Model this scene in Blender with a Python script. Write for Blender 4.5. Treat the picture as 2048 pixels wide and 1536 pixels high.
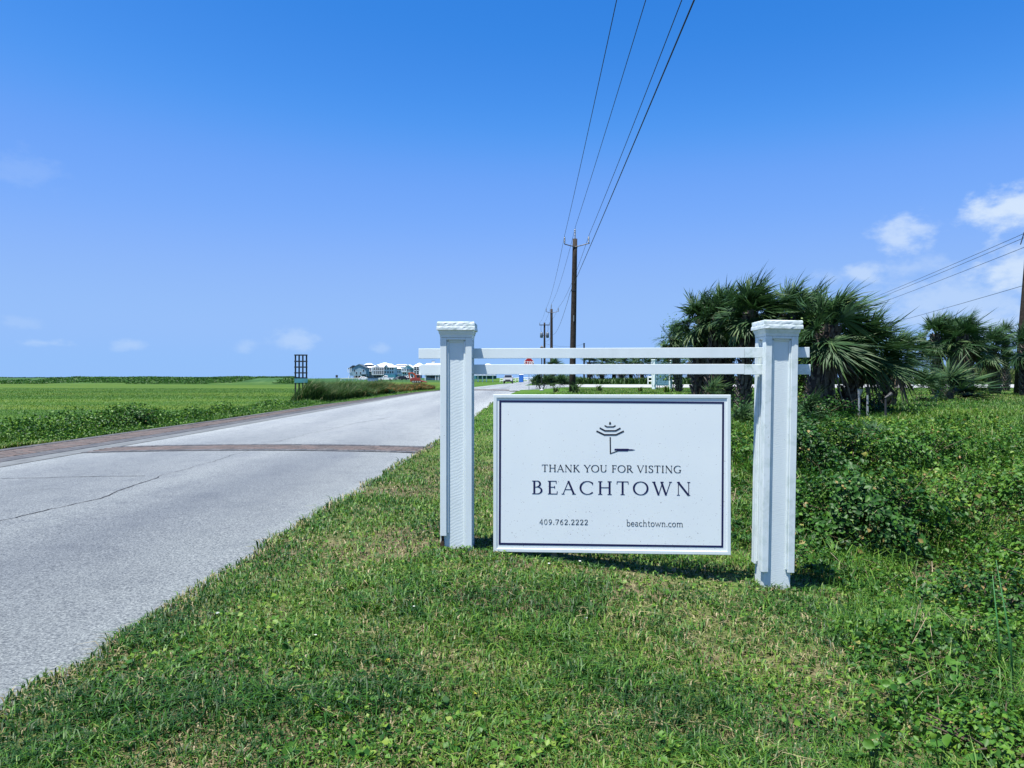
import bpy, bmesh, math, random
import numpy as np
from mathutils import Vector, Matrix

for _o in list(bpy.data.objects):
    bpy.data.objects.remove(_o)
SC = bpy.context.scene
COL = SC.collection
rad = math.radians
rs = np.random.RandomState(7)
random.seed(7)

# ------------------------------------------------------------------ camera
EYE, FPX, HZ = 1.6, 1480.0, 759.0           # eye height, focal length and horizon row for a 2048 px wide picture
cam_data = bpy.data.cameras.new('camera')
cam_data.sensor_width = 36.0
cam_data.lens = 36.0 * FPX / 2048.0
cam_data.shift_y = -9.0 / 2048.0
cam_data.clip_start = 0.05
cam_data.clip_end = 6000
cam = bpy.data.objects.new('camera', cam_data)
cam.location = (0, 0, EYE)
cam.rotation_euler = (rad(90), 0, 0)
COL.objects.link(cam)
SC.camera = cam

# ------------------------------------------------------------------ sky, sun, exposure
SUN = Vector((-0.235, -0.20, 1.0)).normalized()     # towards the sun
SUN_EL = math.asin(SUN.z)
SUN_AZ = math.atan2(SUN.x, SUN.y)                   # clockwise from +Y
world = bpy.data.worlds.new('World')
SC.world = world
world.use_nodes = True
wn, wl = world.node_tree.nodes, world.node_tree.links
wn.clear()


def wmath(op, a=None, b=None, c=None, clamp=False):
    n = wn.new('ShaderNodeMath'); n.operation = op; n.use_clamp = clamp
    for i, v in enumerate((a, b, c)):
        if v is None: continue
        if isinstance(v, (int, float)): n.inputs[i].default_value = v
        else: wl.new(v, n.inputs[i])
    return n.outputs[0]


def wdot(v, vec):
    n = wn.new('ShaderNodeVectorMath'); n.operation = 'DOT_PRODUCT'
    wl.new(v, n.inputs[0]); n.inputs[1].default_value = vec
    return n.outputs['Value']


sky = wn.new('ShaderNodeTexSky')
sky.sky_type = 'NISHITA'
sky.sun_disc = False
sky.sun_elevation = SUN_EL
sky.sun_rotation = SUN_AZ
sky.altitude = 0
sky.air_density = 0.6
sky.dust_density = 0.3
sky.ozone_density = 10
# the camera's rendering of that sky: one tone curve per channel (values brought to display scale and back)
k0 = wn.new('ShaderNodeVectorMath'); k0.operation = 'SCALE'; k0.inputs['Scale'].default_value = 0.1
wl.new(sky.outputs[0], k0.inputs[0])
hs = wn.new('ShaderNodeRGBCurve')
for ch, pts in enumerate([[(0, 0), (.045, .026), (.060, .060), (.086, .175), (.161, .295), (.339, .300), (1, .5)],
                          [(0, 0), (.08, .160), (.111, .240), (.175, .395), (.308, .510), (.476, .530), (1, .62)],
                          [(0, 0), (.20, .62), (.26, .765), (.39, .95), (.58, .955), (1, 1)]]):
    c_ = hs.mapping.curves[ch]
    for p_ in pts[1:-1]: c_.points.new(*p_)
    c_.points[0].location = pts[0]; c_.points[len(pts) - 1].location = pts[-1]
hs.mapping.update()
wl.new(k0.outputs[0], hs.inputs['Color'])
k1 = wn.new('ShaderNodeVectorMath'); k1.operation = 'SCALE'; k1.inputs['Scale'].default_value = 10.0 / 2.07
wl.new(hs.outputs[0], k1.inputs[0])
tc = wn.new('ShaderNodeTexCoord')
DIR = tc.outputs['Generated']
nz = wn.new('ShaderNodeTexNoise'); nz.inputs['Scale'].default_value = 27; nz.inputs['Detail'].default_value = 9
nz.inputs['Roughness'].default_value = 0.58
mp = wn.new('ShaderNodeMapping'); mp.inputs['Scale'].default_value = (1, 1, 1.7)
wl.new(DIR, mp.inputs['Vector']); wl.new(mp.outputs[0], nz.inputs['Vector'])
NOI = wmath('SUBTRACT', nz.outputs[0], 0.5)
NOI = wmath('MULTIPLY', NOI, 3.0)


def cloud_blob(px, py, rx, ry, dens):
    """A cumulus patch centred on a direction of the sky; sizes in 1/1480 radian."""
    c = Vector(((px - 1024) / FPX, 1.0, (HZ - py) / FPX)).normalized()
    r = c.cross(Vector((0, 0, 1))).normalized(); u = r.cross(c)
    a = wmath('DIVIDE', wdot(DIR, r), rx / FPX)
    b = wmath('DIVIDE', wdot(DIR, u), ry / FPX)
    l = wmath('SQRT', wmath('ADD', wmath('MULTIPLY', a, a), wmath('MULTIPLY', b, b)))
    front = wmath('GREATER_THAN', wdot(DIR, c), 0.2)
    s = wmath('ADD', wmath('SUBTRACT', 1.0, l), NOI)
    mr = wn.new('ShaderNodeMapRange'); mr.interpolation_type = 'SMOOTHSTEP'
    wl.new(s, mr.inputs['Value'])
    mr.inputs['From Min'].default_value = -0.15; mr.inputs['From Max'].default_value = 0.95
    return wmath('MULTIPLY', wmath('MULTIPLY', mr.outputs[0], dens), front)


CL = None
for args in [(2035, 412, 80, 40, .85), (1806, 474, 55, 36, .6), (1722, 546, 46, 24, .5), (2035, 545, 80, 50, .75),
             (1930, 605, 190, 55, .38), (2060, 640, 180, 55, .45), (1660, 556, 40, 20, .22), (1830, 535, 70, 22, .28), (592, 682, 46, 22, .30),
             (90, 686, 34, 8, .34), (260, 690, 26, 11, .25), (487, 697, 24, 13, .2), (764, 698, 20, 12, .2),
             (45, 338, 60, 30, .10), (45, 645, 30, 12, .12)]:
    b_ = cloud_blob(*args)
    CL = b_ if CL is None else wmath('MAXIMUM', CL, b_)
mx = wn.new('ShaderNodeMix'); mx.data_type = 'RGBA'
wl.new(CL, mx.inputs['Factor'])
wl.new(k1.outputs[0], mx.inputs['A'])
mx.inputs['B'].default_value = (3.5, 4.1, 4.8, 1)
bg = wn.new('ShaderNodeBackground'); bg.inputs['Strength'].default_value = 0.10
wo = wn.new('ShaderNodeOutputWorld')
wl.new(mx.outputs['Result'], bg.inputs['Color']); wl.new(bg.outputs[0], wo.inputs['Surface'])

sun_data = bpy.data.lights.new('sun', 'SUN')
sun_data.energy = 5.0
sun_data.angle = rad(0.53)
sun_data.color = (1.0, 0.965, 0.90)
sun = bpy.data.objects.new('sun', sun_data)
sun.rotation_euler = (-SUN).to_track_quat('-Z', 'Y').to_euler()
COL.objects.link(sun)

SC.view_settings.view_transform = 'Standard'
SC.view_settings.look = 'None'
SC.view_settings.exposure = 1.05
SC.view_settings.gamma = 1.0
SC.render.engine = 'CYCLES'
SC.cycles.use_denoising = True
SC.cycles.max_bounces = 8
SC.cycles.transparent_max_bounces = 8


# ------------------------------------------------------------------ helpers: tags, meshes, materials
def tag(o, label=None, cat=None, group=None, kind=None):
    if label: o['label'] = label
    if cat: o['category'] = cat
    if group: o['group'] = group
    if kind: o['kind'] = kind
    return o


def link(o, parent=None):
    COL.objects.link(o)
    if parent is not None: o.parent = parent
    return o


def thing(name, loc, label, cat, group=None, rz=0.0):
    o = bpy.data.objects.new(name, None)
    o.empty_display_size = .1
    o.location = loc; o.rotation_euler = (0, 0, rz)
    COL.objects.link(o)
    return tag(o, label, cat, group)


def dup(o, parent=None, **kw):
    """Copy a thing with its parts and sub-parts (mesh data shared)."""
    c = o.copy(); COL.objects.link(c)
    if parent is not None:
        c.parent = parent
    for k, v in kw.items(): setattr(c, k, v)
    for ch in list(o.children): dup(ch, c)
    return c


class MB:
    """Collects shapes; build() links them as ONE mesh object."""
    def __init__(s): s.v = []; s.f = []; s.m = []; s.mi = 0

    def add(s, vs, fs):
        o = len(s.v); s.v += [tuple(v) for v in vs]
        for f in fs: s.f.append(tuple(o + i for i in f)); s.m.append(s.mi)
        return s

    def box(s, x0, x1, y0, y1, z0, z1):
        return s.add([(x0, y0, z0), (x1, y0, z0), (x1, y1, z0), (x0, y1, z0), (x0, y0, z1), (x1, y0, z1), (x1, y1, z1), (x0, y1, z1)],
                     [(0, 3, 2, 1), (4, 5, 6, 7), (0, 1, 5, 4), (1, 2, 6, 5), (2, 3, 7, 6), (3, 0, 4, 7)])

    def loft(s, rings, closed_ends=True):
        n = len(rings[0]); vs = [p for r in rings for p in r]; fs = []
        for k in range(len(rings) - 1):
            for i in range(n):
                j = (i + 1) % n
                fs.append((k * n + i, k * n + j, (k + 1) * n + j, (k + 1) * n + i))
        if closed_ends:
            fs.append(tuple(reversed(range(n)))); fs.append(tuple((len(rings) - 1) * n + i for i in range(n)))
        return s.add(vs, fs)

    def lathe(s, prof, c=(0, 0, 0), n=12):
        rings = [[(c[0] + r * math.cos(2 * math.pi * i / n), c[1] + r * math.sin(2 * math.pi * i / n), c[2] + z) for i in range(n)] for r, z in prof]
        return s.loft(rings)

    def tube(s, pts, r, n=6):
        pts = [Vector(p) for p in pts]; rr = r if hasattr(r, '__len__') else [r] * len(pts)
        rings = []
        for i, p in enumerate(pts):
            t = (pts[min(i + 1, len(pts) - 1)] - pts[max(i - 1, 0)]).normalized()
            a = Vector((0, 0, 1)) if abs(t.z) < .95 else Vector((0, 1, 0))
            u = t.cross(a).normalized(); w = u.cross(t)
            rings.append([p + (u * math.cos(2 * math.pi * k / n) + w * math.sin(2 * math.pi * k / n)) * rr[i] for k in range(n)])
        return s.loft(rings)

    def prism(s, poly, y0, y1, axis='y'):
        """poly: list of (a, b); extruded along the named axis."""
        def P(a, b, t): return {'y': (a, t, b), 'x': (t, a, b), 'z': (a, b, t)}[axis]
        n = len(poly)
        vs = [P(a, b, y0) for a, b in poly] + [P(a, b, y1) for a, b in poly]
        fs = [tuple(range(n)), tuple(reversed(range(n, 2 * n)))] + [(i, n + i, n + (i + 1) % n, (i + 1) % n) for i in range(n)]
        return s.add(vs, fs)

    def xform(s, M):
        s.v = [tuple(M @ Vector(p)) for p in s.v]; return s

    def mesh(s, name, mats, fix=True):
        me = bpy.data.meshes.new(name); me.from_pydata(s.v, [], s.f)
        for m in (mats if isinstance(mats, (list, tuple)) else [mats]): me.materials.append(m)
        if any(s.m): me.polygons.foreach_set('material_index', s.m)
        if fix:
            bm = bmesh.new(); bm.from_mesh(me); bmesh.ops.recalc_face_normals(bm, faces=bm.faces); bm.to_mesh(me); bm.free()
        me.update(); return me

    def build(s, name, mats, parent=None, bevel=0, smooth=False, loc=None):
        o = bpy.data.objects.new(name, s.mesh(name, mats))
        if loc is not None: o.location = loc
        link(o, parent)
        if smooth: o.data.polygons.foreach_set('use_smooth', [True] * len(o.data.polygons))
        if bevel:
            b = o.modifiers.new('bevel', 'BEVEL'); b.width = bevel; b.segments = 2; b.limit_method = 'ANGLE'; b.angle_limit = rad(35)
        return o


def np_mesh(name, V, faces, mat, rnd=None, smooth=False):
    """faces: list of (k, 3) / (k, 4) int arrays; rnd: one value per vertex."""
    me = bpy.data.meshes.new(name)
    nl = sum(f.size for f in faces); nf = sum(len(f) for f in faces)
    me.vertices.add(len(V)); me.vertices.foreach_set('co', np.ascontiguousarray(V, dtype=np.float32).ravel())
    me.loops.add(nl); me.polygons.add(nf)
    me.loops.foreach_set('vertex_index', np.concatenate([f.ravel() for f in faces]).astype(np.int32))
    tot = np.concatenate([np.full(len(f), f.shape[1], np.int32) for f in faces])
    st = np.concatenate([[0], np.cumsum(tot)[:-1]]).astype(np.int32)
    me.polygons.foreach_set('loop_start', st); me.polygons.foreach_set('loop_total', tot)
    if smooth: me.polygons.foreach_set('use_smooth', np.ones(nf, bool))
    if rnd is not None:
        a = me.attributes.new('rnd', 'FLOAT', 'POINT'); a.data.foreach_set('value', np.ascontiguousarray(rnd, dtype=np.float32))
    me.materials.append(mat); me.update(calc_edges=True); me.validate()
    return me


def N(nt, typ, **inp):
    n = nt.nodes.new(typ)
    for k, v in inp.items():
        if k in n.inputs.keys(): n.inputs[k].default_value = v
    return n


def new_mat(name, color=(.5, .5, .5), rough=.6, spec=.4, metal=0.0):
    m = bpy.data.materials.new(name); m.use_nodes = True
    b = m.node_tree.nodes['Principled BSDF']
    b.inputs['Base Color'].default_value = (*color, 1); b.inputs['Roughness'].default_value = rough
    b.inputs['Specular IOR Level'].default_value = spec; b.inputs['Metallic'].default_value = metal
    return m, m.node_tree, b


def ramp(nt, fac, stops, interp='LINEAR'):
    r = nt.nodes.new('ShaderNodeValToRGB'); r.color_ramp.interpolation = interp
    e = r.color_ramp.elements
    while len(e) < len(stops): e.new(0.5)
    for x, (p, c) in zip(e, stops):
        x.position = p; x.color = (*c, 1) if len(c) == 3 else c
    nt.links.new(fac, r.inputs[0]); return r.outputs[0]


def noise(nt, scale, detail=4, rough=.55, vec=None, stretch=None, dist=0):
    n = nt.nodes.new('ShaderNodeTexNoise')
    n.inputs['Scale'].default_value = scale; n.inputs['Detail'].default_value = detail; n.inputs['Roughness'].default_value = rough
    n.inputs['Distortion'].default_value = dist
    if vec is None: vec = coords(nt)
    if stretch is not None:
        mpn = nt.nodes.new('ShaderNodeMapping'); mpn.inputs['Scale'].default_value = stretch
        nt.links.new(vec, mpn.inputs['Vector']); vec = mpn.outputs[0]
    nt.links.new(vec, n.inputs['Vector']); return n.outputs[0]


def coords(nt, which='Object'):
    for n in nt.nodes:
        if n.type == 'TEX_COORD': return n.outputs[which]
    return nt.nodes.new('ShaderNodeTexCoord').outputs[which]


def mixc(nt, fac, a, b, mode='MIX'):
    n = nt.nodes.new('ShaderNodeMix'); n.data_type = 'RGBA'; n.blend_type = mode
    for v, i in ((fac, 'Factor'), (a, 'A'), (b, 'B')):
        if isinstance(v, (int, float)): n.inputs[i].default_value = v
        elif isinstance(v, tuple): n.inputs[i].default_value = (*v, 1)
        else: nt.links.new(v, n.inputs[i])
    return n.outputs['Result']


def bump(nt, b, h, strength=.3, dist=.01):
    n = nt.nodes.new('ShaderNodeBump'); n.inputs['Strength'].default_value = strength; n.inputs['Distance'].default_value = dist
    nt.links.new(h, n.inputs['Height']); nt.links.new(n.outputs[0], b.inputs['Normal']); return n


def plain(name, color, rough=.6, spec=.4, metal=0.0, var=.15, scale=6):
    """A material with a little procedural unevenness."""
    m, nt, b = new_mat(name, color, rough, spec, metal)
    n = noise(nt, scale, 5)
    lo = tuple(c * (1 - var) for c in color); hi = tuple(min(1, c * (1 + var)) for c in color)
    nt.links.new(ramp(nt, n, [(.3, lo), (.7, hi)]), b.inputs['Base Color'])
    return m


def leaf_mat(name, stops, rough=.45, spec=.5, trans=.3):
    m, nt, b = new_mat(name, (.1, .2, .05), rough, spec)
    a = nt.nodes.new('ShaderNodeAttribute'); a.attribute_name = 'rnd'
    c = ramp(nt, a.outputs['Fac'], stops)
    nt.links.new(c, b.inputs['Base Color'])
    if trans:
        t = nt.nodes.new('ShaderNodeBsdfTranslucent'); nt.links.new(c, t.inputs['Color'])
        mixs = nt.nodes.new('ShaderNodeMixShader'); mixs.inputs[0].default_value = trans
        out = nt.nodes['Material Output']
        nt.links.new(b.outputs[0], mixs.inputs[1]); nt.links.new(t.outputs[0], mixs.inputs[2]); nt.links.new(mixs.outputs[0], out.inputs['Surface'])
    return m


# value noise for placing things (numpy)
_LAT = {}
def vnoise(x, y, seed=0):
    if seed not in _LAT: _LAT[seed] = np.random.RandomState(seed).rand(257, 257)
    r = _LAT[seed]
    x = np.asarray(x, float); y = np.asarray(y, float)
    xi = np.floor(x).astype(int); yi = np.floor(y).astype(int); fx = x - xi; fy = y - yi
    fx = fx * fx * (3 - 2 * fx); fy = fy * fy * (3 - 2 * fy)
    g = lambda i, j: r[np.mod(i, 256), np.mod(j, 256)]
    return (g(xi, yi) * (1 - fx) + g(xi + 1, yi) * fx) * (1 - fy) + (g(xi, yi + 1) * (1 - fx) + g(xi + 1, yi + 1) * fx) * fy


def fbm(x, y, seed=0, oct=4):
    s = 0; a = .5
    for k in range(oct):
        s = s + a * vnoise(np.asarray(x) * 2 ** k, np.asarray(y) * 2 ** k, seed + k); a *= .5
    return s / (1 - .5 ** oct)


def sstep(a, b, t):
    t = np.clip((np.asarray(t, float) - a) / (b - a), 0, 1); return t * t * (3 - 2 * t)


# ------------------------------------------------------------------ terrain
def zroad(y): return np.interp(y, [-50, 20, 37, 52, 75, 171, 300, 3000], [.2, .2, .45, .72, .75, .75, 1.3, 1.45])
def xr(y): return np.interp(y, [-50, 3, 7, 10, 17.4, 37, 54, 105, 238, 420], [-2.3, -2.11, -2.05, -1.93, -1.69, -.98, .33, 1.7, 7.4, 15])
def xl(y): return np.interp(y, [-50, 3, 20, 25, 36, 43, 54, 79, 140, 238, 420], [-8.1, -8.1, -8.2, -7.9, -7.24, -6.7, -5.6, -4.3, -1.8, 4, 11.5])
def xb(y): return np.interp(y, [-50, 3, 20, 24, 30, 35, 40, 62, 79, 140, 238, 420], [-10.2, -10.2, -10.2, -9.75, -9.3, -8.9, -8.1, -5.75, -4.5, -2.0, 3.8, 11.3])
def zright(y): return np.interp(y, [-50, 0, 6, 12, 18, 25, 34, 50, 110, 171, 300, 3000], [0, 0, 0, .35, .74, .84, .95, .95, .95, .95, 1.4, 1.5])


def terrain(x, y):
    x = np.asarray(x, float); y = np.asarray(y, float)
    zr_ = zroad(y)
    # right of the road: verge, ditch, bank
    near = np.interp(x, [-2.2, -1.5, -.42, .3, 1.0, 1.93, 3.0, 4.5, 6.5, 9], [.2, .24, .29, .2, .11, .02, -.14, -.28, -.2, 0])
    s = sstep(0.5, 5.0, y)
    near = np.where(x < .9, .2 * (1 - s) * np.clip(1 - (x + 2.2) / 4.4, .2, 1) + near * s, near)
    wide = zr_ + (zright(y) - zr_) * sstep(0, 1, (x - xr(y)) / 5.0)
    k = sstep(6.0, 11.0, y)
    zR = near * (1 - k) + wide * k
    far_hi = .03 * (fbm(x * .35, y * .35, 3) - .5) * 2
    zR = zR + far_hi * sstep(.3, 1.5, x - xr(y)) * (1 - sstep(36, 46, y))
    # left of the road: verge, marsh, dunes
    ratio = x / np.maximum(y, 1)
    flat = np.zeros_like(x) + .35 * sstep(-.30, -.22, ratio) * sstep(50, 120, y)
    flat = flat + (zroad(y) - .35) * sstep(-.33, -.22, ratio) * sstep(150, 300, y)
    dune = (1.45 + 1.5 * fbm(x * .035 + 9, y * .02, 11) ** 1.3 + .25 * fbm(x * .2, y * .2, 5)) * sstep(225, 262, y) * (1 - sstep(-.30, -.265, ratio))
    dune = np.maximum(dune, 1.2 * sstep(300, 420, y))
    d_left = np.clip((xb(y) - x) / 6.0, 0, 1)
    zL = zr_ * (1 - sstep(0, 1, d_left)) + flat * sstep(0, 1, d_left) + dune * sstep(.2, 1, d_left) + .06 * (fbm(x * .3, y * .3, 8) - .5) * d_left
    mid = (x > xb(y)) & (x < xr(y))
    z = np.where(x >= xr(y), zR, np.where(mid, zr_, zL))
    return z


def ground_hit(px, py, h=0.0):
    """Where the sight line through a pixel of the photograph meets the terrain raised by h."""
    d = 1.5
    while d < 120:
        if EYE - (py - HZ) / FPX * d < T((px - 1024) / FPX * d, d) + h: break
        d += .02 if d < 12 else .1
    return (px - 1024) / FPX * d, d


def T(x, y): return float(terrain(np.array([x]), np.array([y]))[0])
def at(px, d): return (px - 1024) / FPX * d
def zat(py, d): return EYE - (py - HZ) / FPX * d
# ------------------------------------------------------------------ ground, road, paving
def ground_material():
    m, nt, b = new_mat('ground_material', (.05, .1, .02), .9, .15)
    c = coords(nt)
    sep = nt.nodes.new('ShaderNodeSeparateXYZ'); nt.links.new(c, sep.inputs[0])
    n1 = noise(nt, .12, 6, .6, c)
    n2 = noise(nt, 1.0, 5, .6, c, (.010, .085, 1))            # long bands of the marsh
    n3 = noise(nt, 9, 6, .7, c)
    n4 = noise(nt, 1.1, 4, .6, c)
    g1 = ramp(nt, n1, [(.3, (.034, .092, .008)), (.55, (.060, .135, .012)), (.75, (.088, .150, .020))])
    g2 = ramp(nt, n2, [(.32, (.030, .080, .009)), (.47, (.050, .112, .010)), (.55, (.092, .145, .014)), (.62, (.068, .110, .014)), (.75, (.036, .090, .009))])
    left = nt.nodes.new('ShaderNodeMapRange'); left.inputs['From Min'].default_value = -9; left.inputs['From Max'].default_value = -14
    nt.links.new(sep.outputs[0], left.inputs['Value'])
    g = mixc(nt, left.outputs[0], g1, g2)
    fine = ramp(nt, n3, [(.3, (.35, .35, .35)), (.7, (1.25, 1.25, 1.25))])
    g = mixc(nt, .8, g, fine, 'MULTIPLY')
    soil = ramp(nt, n3, [(.3, (.05, .04, .025)), (.55, (.12, .095, .055)), (.75, (.24, .19, .12))])
    near = nt.nodes.new('ShaderNodeMapRange'); near.inputs['From Min'].default_value = 20; near.inputs['From Max'].default_value = 9
    nt.links.new(sep.outputs[1], near.inputs['Value'])
    patch = ramp(nt, n4, [(.4, (.35, .35, .35)), (.62, (1, 1, 1))])
    rgb = nt.nodes.new('ShaderNodeMath'); rgb.operation = 'MULTIPLY'; nt.links.new(near.outputs[0], rgb.inputs[0])
    bw = nt.nodes.new('ShaderNodeRGBToBW'); nt.links.new(patch, bw.inputs[0]); nt.links.new(bw.outputs[0], rgb.inputs[1])
    g = mixc(nt, rgb.outputs[0], g, soil)
    # scrub on the dunes
    du = nt.nodes.new('ShaderNodeMapRange'); du.inputs['From Min'].default_value = 222; du.inputs['From Max'].default_value = 245
    nt.links.new(sep.outputs[1], du.inputs['Value'])
    nd = noise(nt, .35, 8, .7, c, (1, .3, 2.5))
    sc_ = ramp(nt, nd, [(.35, (.016, .05, .014)), (.55, (.032, .085, .022)), (.72, (.075, .125, .05))])
    dl = nt.nodes.new('ShaderNodeMath'); dl.operation = 'MULTIPLY'; nt.links.new(du.outputs[0], dl.inputs[0]); nt.links.new(left.outputs[0], dl.inputs[1])
    g = mixc(nt, dl.outputs[0], g, sc_)
    nt.links.new(g, b.inputs['Base Color'])
    bump(nt, b, n3, .6, .06)
    return m


def build_ground():
    xs = np.concatenate([-np.geomspace(1700, 40, 40), np.linspace(-39, -12.5, 54), np.arange(-12, 12.01, .2), np.linspace(12.6, 40, 50), np.geomspace(42, 1700, 40)])
    ys = np.concatenate([-np.geomspace(400, 2, 14), np.arange(-1, 14, .16), np.geomspace(14.2, 320, 190), np.geomspace(330, 3500, 26)])
    X, Y = np.meshgrid(xs, ys)
    Z = terrain(X, Y)
    inside = (X > xl(Y) + .1) & (X < xr(Y) - .02)
    brick = (X > xb(Y) + .12) & (X < xl(Y) + .12)
    Z = Z - .10 * inside - .16 * brick + .03 * sstep(0, .12, X - xr(Y)) * (X < 3) * (Y < 60) + .03 * sstep(0, .1, xb(Y) - X) * (Y < 60)
    V = np.stack([X, Y, Z], -1).reshape(-1, 3)
    nx = len(xs); i = np.arange(len(ys) - 1)[:, None] * nx + np.arange(nx - 1)[None]
    F = np.stack([i, i + 1, i + nx + 1, i + nx], -1).reshape(-1, 4)
    o = bpy.data.objects.new('ground', np_mesh('ground', V, [F], ground_material(), smooth=True))
    link(o); tag(o, 'green verge, marsh field and low dunes spreading to the horizon', None, None, 'structure')


build_ground()


def asphalt_material():
    m, nt, b = new_mat('asphalt_material', (.3, .3, .3), .68, .5)
    c = coords(nt)
    v = nt.nodes.new('ShaderNodeTexVoronoi'); v.inputs['Scale'].default_value = 95; nt.links.new(c, v.inputs['Vector'])
    grit = ramp(nt, noise(nt, 70, 3, .8, c), [(.36, (.012, .015, .019)), (.45, (.070, .077, .085)), (.54, (.142, .150, .155)), (.66, (.29, .295, .295))])
    stone = mixc(nt, .45, grit, ramp(nt, v.outputs['Color'], [(.2, (.045, .05, .056)), (.8, (.215, .22, .22))]))
    wear = ramp(nt, noise(nt, .8, 5, .6, c, (1.0, .10, 1)), [(.32, (.84, .85, .88)), (.5, (.97, .97, .98)), (.68, (1.10, 1.10, 1.09))])
    col = mixc(nt, 1, stone, wear, 'MULTIPLY')
    blot = ramp(nt, noise(nt, 2.3, 6, .65, c), [(.36, (.80, .81, .84)), (.46, (.97, .97, .98)), (.6, (1.04, 1.04, 1.04))])
    col = mixc(nt, .8, col, blot, 'MULTIPLY')
    # bleached edge: sand swept to the right-hand side
    a = nt.nodes.new('ShaderNodeAttribute'); a.attribute_name = 'rnd'
    e = ramp(nt, a.outputs['Fac'], [(.0, (1.2, 1.2, 1.19)), (.10, (.99, .99, .99)), (.27, (.80, .81, .84)), (.45, (1.06, 1.06, 1.06)), (.66, (.86, .87, .89)), (1, (1.14, 1.14, 1.14))])
    col = mixc(nt, 1, col, e, 'MULTIPLY')
    # brightening of the road with distance, painted into the asphalt colour
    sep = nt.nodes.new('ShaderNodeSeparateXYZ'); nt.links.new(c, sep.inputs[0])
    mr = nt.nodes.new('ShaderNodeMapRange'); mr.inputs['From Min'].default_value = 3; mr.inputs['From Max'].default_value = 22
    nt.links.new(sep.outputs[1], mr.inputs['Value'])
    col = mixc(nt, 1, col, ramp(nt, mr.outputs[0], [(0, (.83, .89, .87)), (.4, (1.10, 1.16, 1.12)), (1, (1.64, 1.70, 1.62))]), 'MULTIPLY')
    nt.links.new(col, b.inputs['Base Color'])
    bump(nt, b, v.outputs['Distance'], .5, .004)
    return m


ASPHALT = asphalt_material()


def road_sheet():
    ys = np.concatenate([np.arange(-30, 2, 2), np.arange(2, 30, .3), np.geomspace(30.3, 420, 110)])
    ts = np.linspace(0, 1, 15)
    Y, Tt = np.meshgrid(ys, ts, indexing='ij')
    R = xr(Y) + .10; L = xl(Y)
    X = R + (L - R) * Tt
    Z = zroad(Y) + .004 + .05 * (1 - (2 * Tt - 1) ** 2) - .012 * (Tt == 0)
    V = np.stack([X, Y, Z], -1).reshape(-1, 3); n = len(ts)
    i = np.arange(len(ys) - 1)[:, None] * n + np.arange(n - 1)[None]
    F = np.stack([i, i + n, i + n + 1, i + 1], -1).reshape(-1, 4)
    F = F[:, ::-1]
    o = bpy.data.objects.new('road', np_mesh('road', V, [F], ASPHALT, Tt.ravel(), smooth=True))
    link(o); tag(o, 'pale grey worn asphalt road running away past the sign', None, None, 'structure')
    return o


ROAD = road_sheet()
def road_z(x, y):
    t = (x - xr(y) - .1) / (xl(y) - xr(y) - .1)
    return zroad(y) + .004 + .05 * (1 - (2 * t - 1) ** 2)


# cracks of the asphalt: narrow filled grooves, children of the road
CRACKM = plain('crack_filler', (.035, .037, .042), .9, .1, 0, .3, 30)
def crack(pts, w, seed):
    r = np.random.RandomState(seed); P = []
    for (x0, y0), (x1, y1) in zip(pts[:-1], pts[1:]):
        k = max(2, int(math.hypot(x1 - x0, y1 - y0) / .09))
        P += [(x0 + (x1 - x0) * i / k, y0 + (y1 - y0) * i / k) for i in range(k)]
    P.append(pts[-1]); mb = MB(); vs = []; fs = []
    off = np.cumsum(r.randn(len(P)) * .012); off -= np.linspace(0, off[-1], len(P))
    for i, (x, y) in enumerate(P):
        q = P[min(i + 1, len(P) - 1)]; p = P[max(i - 1, 0)]
        dx, dy = q[0] - p[0], q[1] - p[1]; l = math.hypot(dx, dy); nx_, ny_ = -dy / l, dx / l
        ww = w * (.4 + 1.0 * r.rand()); x += nx_ * off[i]; y += ny_ * off[i]
        for s_ in (-1, 1):
            X, Yv = x + s_ * nx_ * ww, y + s_ * ny_ * ww
            vs.append((X, Yv, road_z(X, Yv) + .004))
        if i: fs.append((2 * i - 2, 2 * i - 1, 2 * i + 1, 2 * i))
    mb.add(vs, fs); mb.build('crack', CRACKM, ROAD)


def rp(px, py):                       # a point of the near road seen at a pixel of the photograph
    d = (EYE - .235) * FPX / (py - HZ); return (at(px, d), d)


crack([rp(-60, 1060), rp(60, 1032), rp(200, 1000), rp(318, 956)], .008, 1)
crack([rp(-40, 957), rp(120, 956), rp(290, 955)], .010, 2)
crack([rp(318, 956), rp(430, 925), rp(530, 892)], .004, 3)
crack([rp(540, 888), rp(620, 868), rp(700, 852)], .006, 4)
crack([rp(700, 852), rp(780, 840)], .009, 5)
crack([rp(40, 985), rp(120, 980)], .004, 6)

CONC = plain('concrete_material', (.30, .305, .31), .85, .25, 0, .16, 3)
GUTM = plain('gutter_concrete', (.115, .126, .13), .85, .25, 0, .2, 4)


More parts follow.
